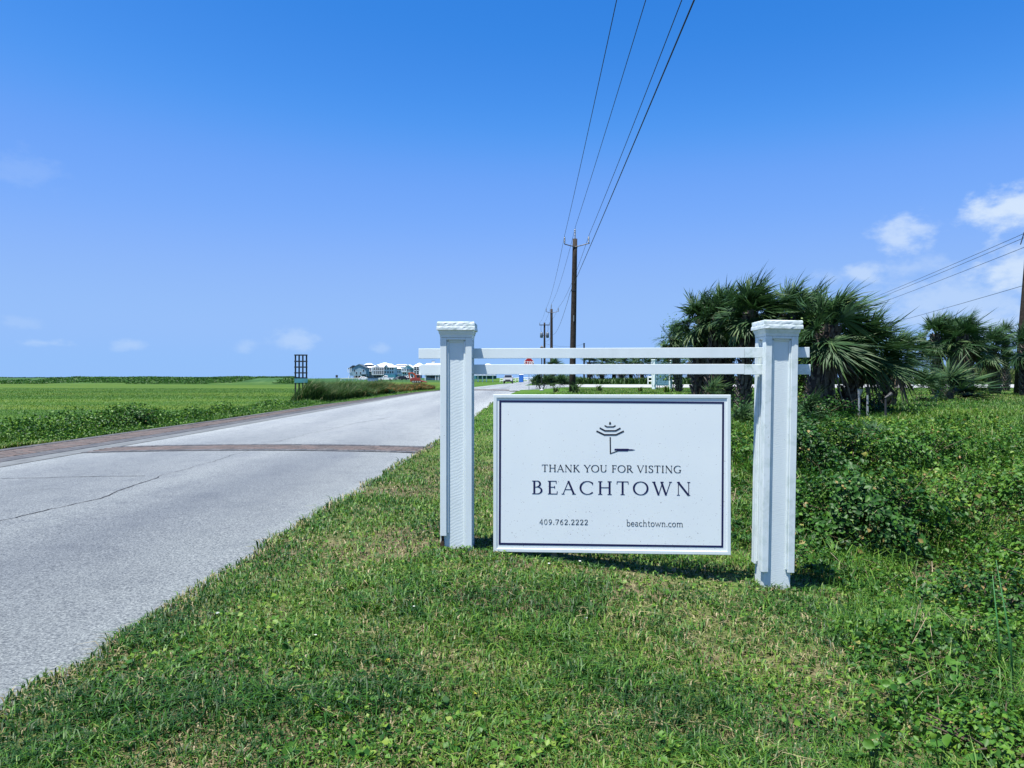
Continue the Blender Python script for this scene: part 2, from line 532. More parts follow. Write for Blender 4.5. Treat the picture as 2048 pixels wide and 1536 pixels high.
def side_road():
    xs = np.concatenate([np.linspace(-.2, 12, 26), np.linspace(13, 220, 60)])
    V = []; n = 12
    for x in xs:
        a = np.interp(x, [-.2, .33, 4, 10, 40, 220], [53, 54, 63, 60, 58, 58]); b_ = np.interp(x, [-.2, 1.8, 5, 12, 220], [110, 104, 99, 96, 100])
        for t in np.linspace(0, 1, n):
            y = a + (b_ - a) * t; V.append((x, y, T(x, y) + .012 if x > xr(y) else zroad(y) + .06))
    V = np.array(V); i = np.arange(len(xs) - 1)[:, None] * n + np.arange(n - 1)[None]
    F = np.stack([i, i + n, i + n + 1, i + 1], -1).reshape(-1, 4)
    cut = 11 * (n - 1)
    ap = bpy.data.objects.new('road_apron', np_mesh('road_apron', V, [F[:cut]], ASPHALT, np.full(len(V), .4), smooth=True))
    link(ap); tag(ap, 'grey asphalt apron where the side road joins', None, None, 'structure')
    o = bpy.data.objects.new('side_road', np_mesh('side_road', V, [F[cut:]], CONC, smooth=True))
    link(o); tag(o, 'bright concrete side road crossing behind the palms', None, None, 'structure')


side_road()


# concrete gutter strip between the asphalt and the bricks
def strip(name, x0f, x1f, y0, y1, mat, dz, label, n=90):
    mb = MB(); vs = []; fs = []
    ys = np.geomspace(y0, y1, n)
    for k, y in enumerate(ys):
        vs += [(x0f(y), y, zroad(y) + dz), (x1f(y), y, zroad(y) + dz)]
        if k: fs.append((2 * k - 2, 2 * k - 1, 2 * k + 1, 2 * k))
    mb.add(vs, fs); o = mb.build(name, mat)
    tag(o, label, None, None, 'structure'); return o


strip('gutter', lambda y: xl(y) - min(.42, (xl(y) - xb(y)) * .25), lambda y: xl(y) + .03, 3, 90, GUTM, .012, 'grey concrete gutter strip along the far road edge')


def brick_material(name, stops):
    m, nt, b = new_mat(name, (.2, .1, .1), .85, .2)
    g = nt.nodes.new('ShaderNodeNewGeometry'); oi = nt.nodes.new('ShaderNodeObjectInfo')
    ad = nt.nodes.new('ShaderNodeMath'); ad.operation = 'ADD'; nt.links.new(g.outputs['Random Per Island'], ad.inputs[0]); nt.links.new(oi.outputs['Random'], ad.inputs[1])
    fr = nt.nodes.new('ShaderNodeMath'); fr.operation = 'FRACT'; nt.links.new(ad.outputs[0], fr.inputs[0])
    c = ramp(nt, fr.outputs[0], stops)
    n = noise(nt, 25, 4)
    nt.links.new(mixc(nt, .5, c, ramp(nt, n, [(.3, (.6, .6, .6)), (.7, (1.2, 1.2, 1.2))]), 'MULTIPLY'), b.inputs['Base Color'])
    bump(nt, b, n, .4, .004); return m


RED = brick_material('faded_red_brick', [(0, (.068, .062, .060)), (.4, (.094, .078, .073)), (.75, (.118, .092, .084)), (1, (.098, .094, .092))])
CHAR = brick_material('charcoal_brick', [(0, (.055, .060, .068)), (.5, (.075, .080, .088)), (1, (.105, .107, .112))])
MORTAR = plain('sand_joint', (.05, .048, .048), .95, .1, 0, .3, 20)


def brick_mesh(name, lx, ly, mat):
    mb = MB(); e = .004; h = .05
    mb.loft([[(-lx / 2, -ly / 2, -h), (lx / 2, -ly / 2, -h), (lx / 2, ly / 2, -h), (-lx / 2, ly / 2, -h)],
             [(-lx / 2, -ly / 2, -e), (lx / 2, -ly / 2, -e), (lx / 2, ly / 2, -e), (-lx / 2, ly / 2, -e)],
             [(-lx / 2 + e, -ly / 2 + e, 0), (lx / 2 - e, -ly / 2 + e, 0), (lx / 2 - e, ly / 2 - e, 0), (-lx / 2 + e, ly / 2 - e, 0)]])
    return mb.mesh(name, mat)


BR_RED = brick_mesh('brick', .195, .097, RED); BR_CH = brick_mesh('charcoal_brick', .097, .195, CHAR); BR_CH2 = brick_mesh('charcoal_brick_long', .195, .097, CHAR)


def lay(parent, spots, limit=300):
    """spots: (x, y, z, mesh, angle); the nearest become single bricks, the rest one joined part."""
    spots.sort(key=lambda s: s[1] + .02 * abs(s[0]))
    vis = [s for s in spots if s[1] > 11.4 or s[0] > -.72 * s[1] - .3]
    hid = [s for s in spots if not (s[1] > 11.4 or s[0] > -.72 * s[1] - .3)]
    for x, y, z, me, a in vis[:limit]:
        o = bpy.data.objects.new('brick', me); link(o, parent)
        o.location = (x, y, z); o.rotation_euler = (random.gauss(0, .006), random.gauss(0, .006), a + random.gauss(0, .008))
    for mats, nm in ((RED, 'brick_field'), (CHAR, 'brick_edging')):
        mb = MB()
        for x, y, z, me, a in vis[limit:] + hid:
            if me.materials[0] is not mats: continue
            M = Matrix.Translation((x, y, z)) @ Matrix.Rotation(a, 4, 'Z')
            mb.add([M @ v.co for v in me.vertices], [tuple(p.vertices) for p in me.polygons])
        if mb.v: tag(mb.build(nm, mats, parent), kind='stuff')


def crosswalk(y0, y1, tilt, name, label, single):
    mb = MB(); n = 24; vs = []; fs = []
    for k in range(n + 1):
        for s in (0, 1):
            yy = (y0, y1)[s]; x = xl(yy) - .1 + (xr(yy) + .12 - xl(yy) + .1) * k / n
            vs.append((x, yy, road_z(min(max(x, xl(yy)), xr(yy)), yy) + .006))
        if k: fs.append((2 * k - 2, 2 * k, 2 * k + 1, 2 * k - 1))
    mb.add(vs, fs); o = mb.build(name, MORTAR); tag(o, label, None, None, 'structure')
    sp = []; rows = int((y1 - y0 - .42) / .101)
    for r in range(rows):
        y = y0 + .26 + r * .101; x = xl(y) + (.1 if r % 2 else 0) + .1
        while x < xr(y) + .02:
            sp.append((x, y, road_z(x, y) + .014 + random.gauss(0, .0012), BR_RED, 0)); x += .2
    for y in (y0 + .1, y1 - .1):
        x = xl(y) + .05
        while x < xr(y) + .02: sp.append((x, y, road_z(x, y) + .014 + random.gauss(0, .001), BR_CH, 0)); x += .101
    lay(o, sp, 300 if single else 0)


crosswalk(14.0, 15.3, 0, 'brick_crosswalk', 'nearer band of faded red bricks laid across the road', True)
crosswalk(56, 60, 0, 'brick_crosswalk', 'far band of bricks laid across the road by the junction', False)


def brick_border():
    f0 = lambda y: xb(y) - .02
    f1 = lambda y: xl(y) - min(.42, (xl(y) - xb(y)) * .25)
    o = strip('brick_border', f0, f1, 3, 75, MORTAR, .004, 'band of red bricks with charcoal edging beside the road')
    sp = []; y = 9.0; r = 0
    while y < 46:
        a, b_ = f0(y) + .06, f1(y) - .03
        x = b_ - .1; i = 0
        sp.append((x, y, zroad(y) + .016, BR_CH2, 0)); sp.append((x - .2, y, zroad(y) + .016, BR_CH2, 0))
        x -= .4 + (.1 if r % 2 else 0)
        while x > a + .3:
            sp.append((x, y, zroad(y) + .016 + random.gauss(0, .002), BR_RED, 0)); x -= .2
        sp.append((a + .1, y, zroad(y) + .016, BR_CH2, 0))
        y += .101; r += 1
    lay(o, sp)


brick_border()
# ------------------------------------------------------------------ the entrance sign
def painted_wood(name, base=(.64, .715, .73), kind='smooth', algae=0.0, chips=.5):
    m, nt, b = new_mat(name, base, .48, .4)
    c = coords(nt); sep = nt.nodes.new('ShaderNodeSeparateXYZ'); nt.links.new(c, sep.inputs[0])
    n = noise(nt, 3.5, 6, .6, c, (2, 2, .6))
    col = ramp(nt, n, [(.3, tuple(v * .93 for v in base)), (.6, base)])
    # flaked paint and small knocks
    ch = ramp(nt, noise(nt, 60, 3, .6, c), [(.715 - .02 * chips, (0, 0, 0)), (.74 - .02 * chips, (1, 1, 1))])
    big = ramp(nt, noise(nt, 4, 3, .5, c), [(.5, (0, 0, 0)), (.62, (1, 1, 1))])
    chm = mixc(nt, 1, ch, big, 'MULTIPLY')
    bw = nt.nodes.new('ShaderNodeRGBToBW'); nt.links.new(chm, bw.inputs[0])
    col = mixc(nt, bw.outputs[0], col, (.30, .29, .27))
    if algae:
        al = ramp(nt, noise(nt, 14, 6, .7, c), [(.47, (0, 0, 0)), (.68, (algae, algae, algae))])
        bw2 = nt.nodes.new('ShaderNodeRGBToBW'); nt.links.new(al, bw2.inputs[0])
        col = mixc(nt, bw2.outputs[0], col, (.24, .36, .30))
    nt.links.new(col, b.inputs['Base Color'])
    if kind == 'sawn':
        w = nt.nodes.new('ShaderNodeTexWave'); w.wave_type = 'BANDS'; w.bands_direction = 'Z'
        mpn = nt.nodes.new('ShaderNodeMapping'); mpn.inputs['Rotation'].default_value = (0, rad(24), 0)
        nt.links.new(c, mpn.inputs[0]); nt.links.new(mpn.outputs[0], w.inputs['Vector'])
        w.inputs['Scale'].default_value = 14; w.inputs['Distortion'].default_value = 6; w.inputs['Detail'].default_value = 3; w.inputs['Detail Scale'].default_value = 1.2
        bump(nt, b, mixc(nt, .72, w.outputs['Color'], noise(nt, 46, 5, .65, c)), .30, .0032)
    elif kind == 'rough':
        w = nt.nodes.new('ShaderNodeTexWave'); w.bands_direction = 'Z'
        mpn = nt.nodes.new('ShaderNodeMapping'); mpn.inputs['Rotation'].default_value = (0, rad(14), 0)
        nt.links.new(c, mpn.inputs[0]); nt.links.new(mpn.outputs[0], w.inputs['Vector'])
        w.inputs['Scale'].default_value = 20; w.inputs['Distortion'].default_value = 5; w.inputs['Detail'].default_value = 4; w.inputs['Detail Scale'].default_value = 2.5
        bump(nt, b, mixc(nt, .80, w.outputs['Color'], noise(nt, 60, 5, .7, c)), .30, .0034)
    elif kind == 'peel':
        bump(nt, b, noise(nt, 34, 6, .7, c, (1, 1, 1.6)), .35, .004)
    else:
        bump(nt, b, noise(nt, 30, 5, .6, c, (1, 1, .25)), .12, .004)
    return m


W_SAWN = painted_wood('white_sawn_wood', kind='sawn')
W_ROUGH = painted_wood('white_rough_wood', kind='rough')
W_TRIM = painted_wood('white_trim_wood', chips=.9)
W_TRIM_G = painted_wood('white_trim_mildewed', algae=.35, chips=1.2)
W_CAP = painted_wood('white_cap_weathered', kind='peel', algae=.55, chips=2.2)
W_RAIL = painted_wood('white_rail_wood', chips=.8)
W_RAIL_G = painted_wood('white_rail_mildewed', algae=.6, chips=1)
ROT = plain('rotten_wood', (.05, .035, .025), .95, .1, 0, .5, 40)

SX, SY = .755, 5.64
SIGN = thing('entrance_sign', (SX, SY, 0), 'large white post and rail sign with board facing us on the grass', 'sign', 'white post and rail entrance signs')


def post(cx, cy, core_mat, trim, bottoms, lean, rz, core_bottom=-.3, rot=False):
    P = bpy.data.objects.new('post', MB().box(-.098, .098, -.098, .098, core_bottom, 1.93).mesh('post', core_mat))
    link(P, SIGN); P.location = (cx - SX, cy - SY, 0); P.rotation_euler = (0, lean, rz)
    H, TH = .12, .022
    def sub(name, mb, mat, bevel=.0025): return mb.build(name, mat, P, bevel)
    zt = 1.918
    fl, fr, sb = bottoms
    # front and back stiles
    for sy in (-1, 1):
        for sx in (-1, 1):
            zb = (fl if sx < 0 else fr) if sy < 0 else sb
            x0, x1 = sorted((sx * H, sx * .072)); y0, y1 = sorted((sy * H, sy * (H - TH + .0005)))
            sub('stile', MB().box(x0, x1, y0, y1, zb, zt), trim)
            a, b_ = sorted((sx * .0712, sx * .057)); y0, y1 = sorted((sy * .109, sy * .0985))
            sub('moulding', MB().box(a, b_, y0, y1, zb + .02, zt - .03), trim, .003)
        y0, y1 = sorted((sy * H, sy * .0985))
        sub('top_board', MB().box(-.0715, .0715, y0, y1, zt - .018, zt), trim)
        y0, y1 = sorted((sy * .109, sy * .0985))
        sub('moulding', MB().box(-.0565, .0565, y0, y1, zt - .032, zt - .0185), trim, .003)
    for sx in (-1, 1):
        for sy in (-1, 1):
            x0, x1 = sorted((sx * H, sx * .0985)); y0, y1 = sorted((sy * .0975, sy * .05))
            sub('stile', MB().box(x0, x1, y0, y1, sb if sy > 0 else min(sb, fl if sx < 0 else fr), zt), trim)
            x0, x1 = sorted((sx * .109, sx * .0985)); y0, y1 = sorted((sy * .0495, sy * .037))
            sub('moulding', MB().box(x0, x1, y0, y1, sb + .02, zt - .03), trim, .003)
        x0, x1 = sorted((sx * H, sx * .0985))
        sub('top_board', MB().box(x0, x1, -.0495, .0495, zt - .018, zt), trim)
    q = lambda h, z: [(-h, -h, z), (h, -h, z), (h, h, z), (-h, h, z)]
    sub('cornice', MB().loft([q(.121, zt + .001), q(.123, zt + .02), q(.130, zt + .036), q(.134, 1.9735)]), trim, .002)
    # cap: two worn slabs
    for z0, z1, h in ((1.974, 2.004, .146), (2.0045, 2.036, .143)):
        rr = np.random.RandomState(int(z0 * 1000) + int(cx * 7)); mb = MB(); n = 12
        rings = []
        for z, hh in ((z0, h), (z0 + (z1 - z0) * .5, h), (z1 - .004, h - .001), (z1, h - .006)):
            ring = []
            for sx, sy, dx, dy in ((-1, -1, 1, 0), (1, -1, 0, 1), (1, 1, -1, 0), (-1, 1, 0, -1)):
                for k in range(n):
                    e = 2 * hh * k / n; j = abs(rr.randn()) * .0007 + (.0025 if rr.rand() < .03 else 0)
                    x, y = sx * hh + dx * e, sy * hh + dy * e
                    ring.append((x - np.sign(x) * j, y - np.sign(y) * j, z - abs(rr.randn()) * .0006 * (z > z0)))
            rings.append(ring)
        mb.loft(rings); sub('cap', mb, W_CAP, 0)
    if rot:
        r = np.random.RandomState(4); mb = MB()
        rings = []
        for k, z in enumerate(np.linspace(.24, .415, 6)):
            w = .02 * (1 - .5 * k / 5)
            rings.append([(-.104 + w * math.cos(a) * 1.1 + r.randn() * .003, -.104 + w * math.sin(a) * .7 + r.randn() * .003, z) for a in np.linspace(0, 2 * math.pi, 9)[:-1]])
        mb.loft(rings); sub('rotten_corner', mb, ROT, 0)
    return P


post(-.421, 5.72, W_SAWN, W_TRIM, (.415, .302, .30), 0.0, rad(-1.5), -.1, rot=True)
post(1.955, 5.565, W_ROUGH, W_TRIM_G, (.18, .178, .2), rad(1.0), 0.0)

# two rails running through the posts
RA = math.atan2(5.52 - 5.77, 2.215 + .725)
def rail(x0, x1, z0, z1, mat, th=.018):
    L = lambda x: 5.77 + (x + .725) / (2.215 + .725) * (5.52 - 5.77)
    mb = MB().box(0, (x1 - x0) / math.cos(RA), -th, th, z0, z1)
    o = mb.build('rail', mat, SIGN, .002); o.location = (x0 - SX, L(x0) - SY, 0); o.rotation_euler = (0, 0, RA); return o


rail(-.725, 1.742, 1.763, 1.840, W_RAIL); rail(1.7435, 2.215, 1.7635, 1.8405, W_RAIL_G)
rail(-.712, 1.742, 1.640, 1.716, W_RAIL); rail(1.7435, 2.222, 1.637, 1.713, W_RAIL_G)

# the board
BP = Vector((-.141, 5.627, 0)); BD = Vector((1.771, -.107, 0)); BW = BD.length; BD.normalize(); BA = math.atan2(BD.y, BD.x)
ZB0, ZB1 = .292, 1.486
def uv(px, py):
    a = (px - 1024) / FPX
    u = (a * BP.y - BP.x) / (BD.x - a * BD.y); y = BP.y + u * BD.y
    return u, zat(py, y)


def board_material():
    m, nt, b = new_mat('sign_panel_paint', (.68, .70, .71), .35, .5)
    c = coords(nt); sep = nt.nodes.new('ShaderNodeSeparateXYZ'); nt.links.new(c, sep.inputs[0])
    low = nt.nodes.new('ShaderNodeMapRange'); low.inputs['From Min'].default_value = 1.4; low.inputs['From Max'].default_value = .3
    low.inputs['To Min'].default_value = .0; low.inputs['To Max'].default_value = .045
    nt.links.new(sep.outputs[2], low.inputs['Value'])
    n = nt.nodes.new('ShaderNodeMath'); n.operation = 'ADD'; nt.links.new(noise(nt, 95, 2, .5, c), n.inputs[0]); nt.links.new(low.outputs[0], n.inputs[1])
    sp = ramp(nt, n.outputs[0], [(.735, (0, 0, 0)), (.765, (1, 1, 1))])
    bw = nt.nodes.new('ShaderNodeRGBToBW'); nt.links.new(sp, bw.inputs[0])
    base = ramp(nt, noise(nt, 1.8, 4, .5, c), [(.3, (.70, .765, .785)), (.7, (.74, .80, .81))])
    nt.links.new(mixc(nt, bw.outputs[0], base, (.30, .30, .32)), b.inputs['Base Color'])
    return m


NAVY = plain('navy_sign_paint', (.008, .010, .065), .4, .4, 0, .1, 5)
INK = plain('dark_ink_paint', (.010, .011, .022), .45, .4, 0, .1, 5)
BOARD = bpy.data.objects.new('sign_board', MB().box(.02, BW - .02, -.004, .02, ZB0 + .02, ZB1 - .02).mesh('sign_board', board_material()))
link(BOARD, SIGN); BOARD.location = (BP.x - SX, BP.y - SY, 0); BOARD.rotation_euler = (0, 0, BA)


def frame():
    mb = MB(); prof = [(0, -.0085), (.003, -.0098), (.023, -.0098), (.027, -.0080), (.027, .024), (0, .024)]   # inset from the outer edge, depth
    cs = [(0, ZB0, 1, 1), (BW, ZB0, -1, 1), (BW, ZB1, -1, -1), (0, ZB1, 1, -1)]
    n = len(prof)
    for k in range(4):
        a, b_ = cs[k], cs[(k + 1) % 4]
        mb.loft([[(c[0] + c[2] * i, d, c[1] + c[3] * i) for i, d in prof] for c in (a, b_)])
    mb.build('board_frame', W_TRIM, BOARD, 0)


frame()
for u_, zb in ((.14, -.1), (.46, -.2)):
    MB().box(u_ - .02, u_ + .02, .0265, .07, zb, ZB1 - .3).build('stake', plain('treated_timber', (.16, .15, .13), .9, .2), BOARD, .003)


def flat(polys, name, mat, base=-.0052):
    """Thin cut-out letters and shapes on the face of the board."""
    mb = MB()
    for k, p in enumerate(polys):
        y = base - .00004 * (k % 9)
        mb.prism([q for q in p], y, -.0038)
    return mb.build(name, mat, BOARD)


# navy border line, following the photograph's corners
co = [uv(998.6, 800.6), uv(1448.0, 803.6), uv(1446.2, 1094.8), uv(997.4, 1089.2)]
ci = [uv(1002.6, 804.4), uv(1444.0, 807.4), uv(1442.4, 1091.0), uv(1001.4, 1085.2)]
flat([[co[k], co[(k + 1) % 4], ci[(k + 1) % 4], ci[k]] for k in range(4)], 'border_line', NAVY)


# --- lettering: glyphs drawn as pen strokes (thick verticals, thin horizontals, serifs)
TK, TN = .118, .045
def seg(x0, y0, x1, y1, w):
    dx, dy = x1 - x0, y1 - y0; l = math.hypot(dx, dy) or 1; nx_, ny_ = -dy / l * w / 2, dx / l * w / 2
    return [(x0 + nx_, y0 + ny_), (x1 + nx_, y1 + ny_), (x1 - nx_, y1 - ny_), (x0 - nx_, y0 - ny_)]
def curve(pts, tk=None, tn=None, ends=1.0):
    tk = tk or TK; tn = tn or TN; L, R = [], []
    for i, (x, y) in enumerate(pts):
        a = pts[max(i - 1, 0)]; b_ = pts[min(i + 1, len(pts) - 1)]
        dx, dy = b_[0] - a[0], b_[1] - a[1]; l = math.hypot(dx, dy) or 1
        w = tn + (tk - tn) * (abs(dy) / l) ** 1.6
        L.append((x - dy / l * w / 2, y + dx / l * w / 2)); R.append((x + dy / l * w / 2, y - dx / l * w / 2))
    return [[L[i], L[i + 1], R[i + 1], R[i]] for i in range(len(pts) - 1)]
def arc(cx, cy, rx, ry, a0, a1, n=14, tk=None, tn=None):
    return curve([(cx + rx * math.cos(rad(a0 + (a1 - a0) * i / n)), cy + ry * math.sin(rad(a0 + (a1 - a0) * i / n))) for i in range(n + 1)], tk, tn)
def spline(P, n=6, tk=None, tn=None):
    out = []
    for i in range(len(P) - 1):
        p0 = P[max(i - 1, 0)]; p1 = P[i]; p2 = P[i + 1]; p3 = P[min(i + 2, len(P) - 1)]
        for k in range(n):
            t = k / n
            out.append(tuple(.5 * (2 * p1[j] + (p2[j] - p0[j]) * t + (2 * p0[j] - 5 * p1[j] + 4 * p2[j] - p3[j]) * t * t + (3 * p1[j] - p0[j] - 3 * p2[j] + p3[j]) * t ** 3) for j in (0, 1)))
    out.append(P[-1]); return curve(out, tk, tn)
def stem(x, y0=0, y1=1, w=None, top=True, bot=True, s=.11):
    w = w or TK; o = [seg(x, y0, x, y1, w)]
    if bot: o.append(seg(x - w / 2 - s * .6, y0 + TN / 2, x + w / 2 + s * .6, y0 + TN / 2, TN))
    if top: o.append(seg(x - w / 2 - s * .6, y1 - TN / 2, x + w / 2 + s * .6, y1 - TN / 2, TN))
    return o
def serif(x, y, s=.13): return [seg(x - s, y, x + s, y, TN)]
h2 = TN / 2
G = {
 'A': (.80, [seg(.07, 0, .40, 1, TN), seg(.39, 1, .73, 0, TK), seg(.19, .36, .59, .36, TN)] + serif(.07, h2, .09) + serif(.73, h2, .11)),
 'B': (.70, stem(.17, top=False, bot=False) + [seg(.04, 1 - h2, .34, 1 - h2, TN), seg(.17, .53, .36, .53, TN), seg(.04, h2, .34, h2, TN)] + arc(.33, .765, .19, .215, 90, -90) + arc(.34, .275, .27, .255, 90, -90)),
 'C': (.86, arc(.50, .5, .42, .485, 42, 318, 22) + [seg(.81, .72, .81, .90, TN)]),
 'E': (.66, stem(.17) + [seg(.1, 1 - h2, .56, 1 - h2, TN), seg(.2, .53, .46, .53, TN), seg(.1, h2, .60, h2, TN), seg(.555, .80, .555, 1, TN), seg(.60, 0, .62, .22, TN), seg(.46, .44, .46, .62, TN)]),
 'F': (.62, stem(.17) + [seg(.1, 1 - h2, .56, 1 - h2, TN), seg(.2, .52, .46, .52, TN), seg(.555, .80, .555, 1, TN), seg(.46, .43, .46, .61, TN)]),
 'G': (.90, arc(.50, .5, .42, .485, 44, 300, 22) + stem(.77, .06, .42, top=True, bot=False) + [seg(.60, .03, .78, .09, TN)]),
 'H': (.90, stem(.17) + stem(.73) + [seg(.17, .53, .73, .53, TN)]),
 'I': (.34, stem(.17)),
 'K': (.80, stem(.17) + [seg(.2, .46, .62, 1, TN), seg(.32, .60, .72, 0, TK)] + serif(.62, 1 - h2, .1) + serif(.72, h2, .1)),
 'N': (.90, stem(.15, w=TN) + stem(.76, w=TN) + [seg(.13, 1, .76, 0, TK)]),
 'O': (.94, arc(.47, .5, .41, .485, 0, 360, 28)),
 'R': (.76, stem(.17) + [seg(.04, 1 - h2, .34, 1 - h2, TN), seg(.17, .50, .36, .50, TN), seg(.35, .50, .70, 0, TK)] + arc(.33, .75, .22, .23, 90, -90) + serif(.71, h2, .08)),
 'S': (.62, spline([(.50, .80), (.48, .92), (.33, .975), (.17, .93), (.11, .77), (.19, .63), (.34, .53), (.48, .41), (.53, .25), (.44, .07), (.27, .025), (.13, .06), (.09, .20)])),
 'T': (.74, stem(.37, top=False) + [seg(.03, 1 - h2, .71, 1 - h2, TN), seg(.03, .80, .05, 1, TN), seg(.71, .80, .69, 1, TN)]),
 'U': (.86, stem(.16, .32, 1, bot=False) + stem(.70, .32, 1, w=TN, bot=False) + arc(.43, .32, .27, .295, 180, 360)),
 'V': (.78, [seg(.07, 1, .40, 0, TK), seg(.39, 0, .71, 1, TN)] + serif(.07, 1 - h2, .1) + serif(.71, 1 - h2, .09)),
 'W': (1.14, [seg(.07, 1, .36, 0, TK), seg(.35, 0, .60, 1, TN), seg(.52, 1, .80, 0, TK), seg(.79, 0, 1.06, 1, TN)] + serif(.07, 1 - h2, .1) + serif(.56, 1 - h2, .1) + serif(1.06, 1 - h2, .09)),
 'Y': (.76, [seg(.07, 1, .39, .46, TK), seg(.70, 1, .39, .46, TN)] + stem(.39, 0, .48, top=False) + serif(.07, 1 - h2, .1) + serif(.70, 1 - h2, .09)),
 }
TK, TN = .080, .040                      # the small lines are lighter
G.update({
 'a': (.50, arc(.24, .43, .15, .19, 20, 150) + [seg(.38, .47, .38, .06, .068), seg(.38, .05, .46, .03, TN)] + arc(.22, .19, .15, .16, 80, 330)),
 'b': (.56, stem(.12, 0, 1, .068, bot=False, top=False) + [seg(.03, .97, .12, 1, TN)] + arc(.30, .31, .19, .295, 130, -140, 18)),
 'e': (.50, arc(.26, .31, .19, .295, 0, 320, 20) + [seg(.08, .33, .44, .33, TN)]),
 'c': (.48, arc(.27, .31, .2, .295, 45, 320, 18)),
 'h': (.60, stem(.13, 0, 1, .068, top=False, s=.08) + stem(.46, 0, .40, .068, top=False, s=.08) + arc(.30, .40, .165, .2, 0, 150)),
 't': (.38, [seg(.17, .12, .17, .82, .068), seg(.04, .60, .34, .60, TN)] + arc(.27, .12, .1, .1, 180, 310)),
 'o': (.56, arc(.28, .31, .21, .295, 0, 360, 22)),
 'w': (.80, [seg(.05, .62, .24, 0, .068), seg(.23, 0, .40, .60, TN), seg(.38, .60, .56, 0, .068), seg(.55, 0, .74, .62, TN)] + serif(.05, .60, .06) + serif(.74, .60, .06)),
 'n': (.60, stem(.13, 0, .60, .068, top=False, s=.08) + stem(.46, 0, .40, .068, top=False, s=.08) + arc(.30, .40, .165, .2, 0, 150) + [seg(.04, .59, .13, .61, TN)]),
 'm': (.90, stem(.13, 0, .60, .068, top=False, s=.07) + stem(.45, 0, .40, .068, top=False, s=.07) + stem(.77, 0, .40, .068, top=False, s=.07) + arc(.29, .40, .155, .2, 0, 150) + arc(.61, .40, .155, .2, 0, 150) + [seg(.04, .59, .13, .61, TN)]),
 '.': (.22, [[(.05, 0), (.17, 0), (.17, .12), (.05, .12)]]),
 '4': (.56, [seg(.40, 0, .40, .84, .068), seg(.03, .26, .53, .26, TN), seg(.05, .27, .40, .82, TN)] + serif(.40, h2, .1)),
 '0': (.56, arc(.28, .41, .20, .40, 0, 360, 24, .068)),
 '9': (.56, arc(.27, .56, .185, .25, 0, 360, 22, .068) + spline([(.455, .56), (.43, .30), (.30, .10), (.10, .0)], 6, .08)),
 '6': (.56, arc(.29, .26, .185, .25, 0, 360, 22, .068) + spline([(.105, .27), (.13, .52), (.26, .72), (.46, .82)], 6, .08)),
 '7': (.54, [seg(.05, .79, .51, .79, .06), seg(.50, .80, .20, 0, .085), seg(.05, .68, .06, .80, TN)]),
 '2': (.54, spline([(.07, .62), (.12, .76), (.27, .81), (.41, .74), (.43, .58), (.32, .36), (.08, .04)], 6, .095) + [seg(.06, .035, .47, .035, .07), seg(.46, .04, .49, .15, TN)]),
 ' ': (.34, []),
})


def text(s, p0, p1, cap, name, mat, xs=1.0):
    """Lay the string from one pixel of its baseline to the other; cap = height of a capital (metres)."""
    u0, z0 = uv(*p0); u1, z1 = uv(*p1)
    name = 'letter'
    adv = [G[c][0] * xs for c in s]; W_ = math.hypot(u1 - u0, z1 - z0)
    gap = (W_ - cap * sum(adv) + cap * .05) / (len(s) - 1); x = 0
    for c, a in zip(s, adv):
        polys = []
        for p in G[c][1]:
            polys.append([(u0 + x + cap * xs * px_, z0 + (z1 - z0) * (x / W_) + cap * py_) for px_, py_ in p])
        if polys: flat(polys, name, mat)
        x += cap * a + gap


text('THANK YOU FOR VISTING', (1083.5, 943.0), (1361.5, 945.6), .0535, 'lettering', INK, 1.2)
text('BEACHTOWN', (1063.0, 987.6), (1380.5, 990.8), .1010, 'lettering', NAVY, 1.24)
text('409.762.2222', (1078.5, 1048.6), (1175.5, 1049.6), .0480, 'lettering', INK, 1.08)
text('beachtown.com', (1252.5, 1052.0), (1365.5, 1053.6), .0500, 'lettering', INK, 1.12)

# emblem: pavilion of three stepped lines on a stem with a flag-like bar
e = lambda x, y: uv(1150 + x / 13.653, 820 + y / 13.653)
def pl(pts, w):
    w = w / 13.653 * .0038; P = [e(*p) for p in pts]; out = []
    for a, b_ in zip(P[:-1], P[1:]): out.append(seg(a[0], a[1], b_[0], b_[1], w))
    for q in P[1:-1]: out.append([(q[0] + w / 2 * math.cos(t), q[1] + w / 2 * math.sin(t)) for t in np.linspace(0, 2 * math.pi, 9)[:-1]])
    return out
flat([[e(957, 310), e(930, 350), e(930, 394), e(982, 394), e(982, 350)]] + pl([(808, 420), (868, 458), (1046, 458), (1106, 420)], 30) +
     pl([(674, 486), (818, 565), (1106, 565), (1240, 490)], 36) + pl([(585, 572), (800, 675), (1120, 675), (1332, 574)], 40), 'emblem', INK)
flat(pl([(960, 738), (966, 1195)], 32) + pl([(966, 1186), (1180, 1112)], 22), 'emblem', INK)
flat([[e(1075, 1062), e(1075, 1100), e(1140, 1105), e(1170, 1124), e(1440, 1124), e(1470, 1060), e(1440, 1054), e(1090, 1054)],
      [e(1440, 1068), e(1440, 1108), e(1560, 1104), e(1635, 1086), e(1560, 1070)]], 'emblem', NAVY)
# ------------------------------------------------------------------ utility poles and wires
POLEM = plain('creosoted_pole', (.030, .024, .020), .85, .2, 0, .5, 8)
STEEL = plain('galvanised_steel', (.30, .32, .33), .5, .5, .4, .15, 10)
DARKM = plain('dark_metal', (.035, .037, .04), .5, .4, .2, .2, 10)
PORC = plain('grey_insulator', (.11, .14, .17), .3, .5, 0, .1, 10)
WIREM = plain('black_cable', (.014, .015, .02), .55, .3, 0, .1, 10)


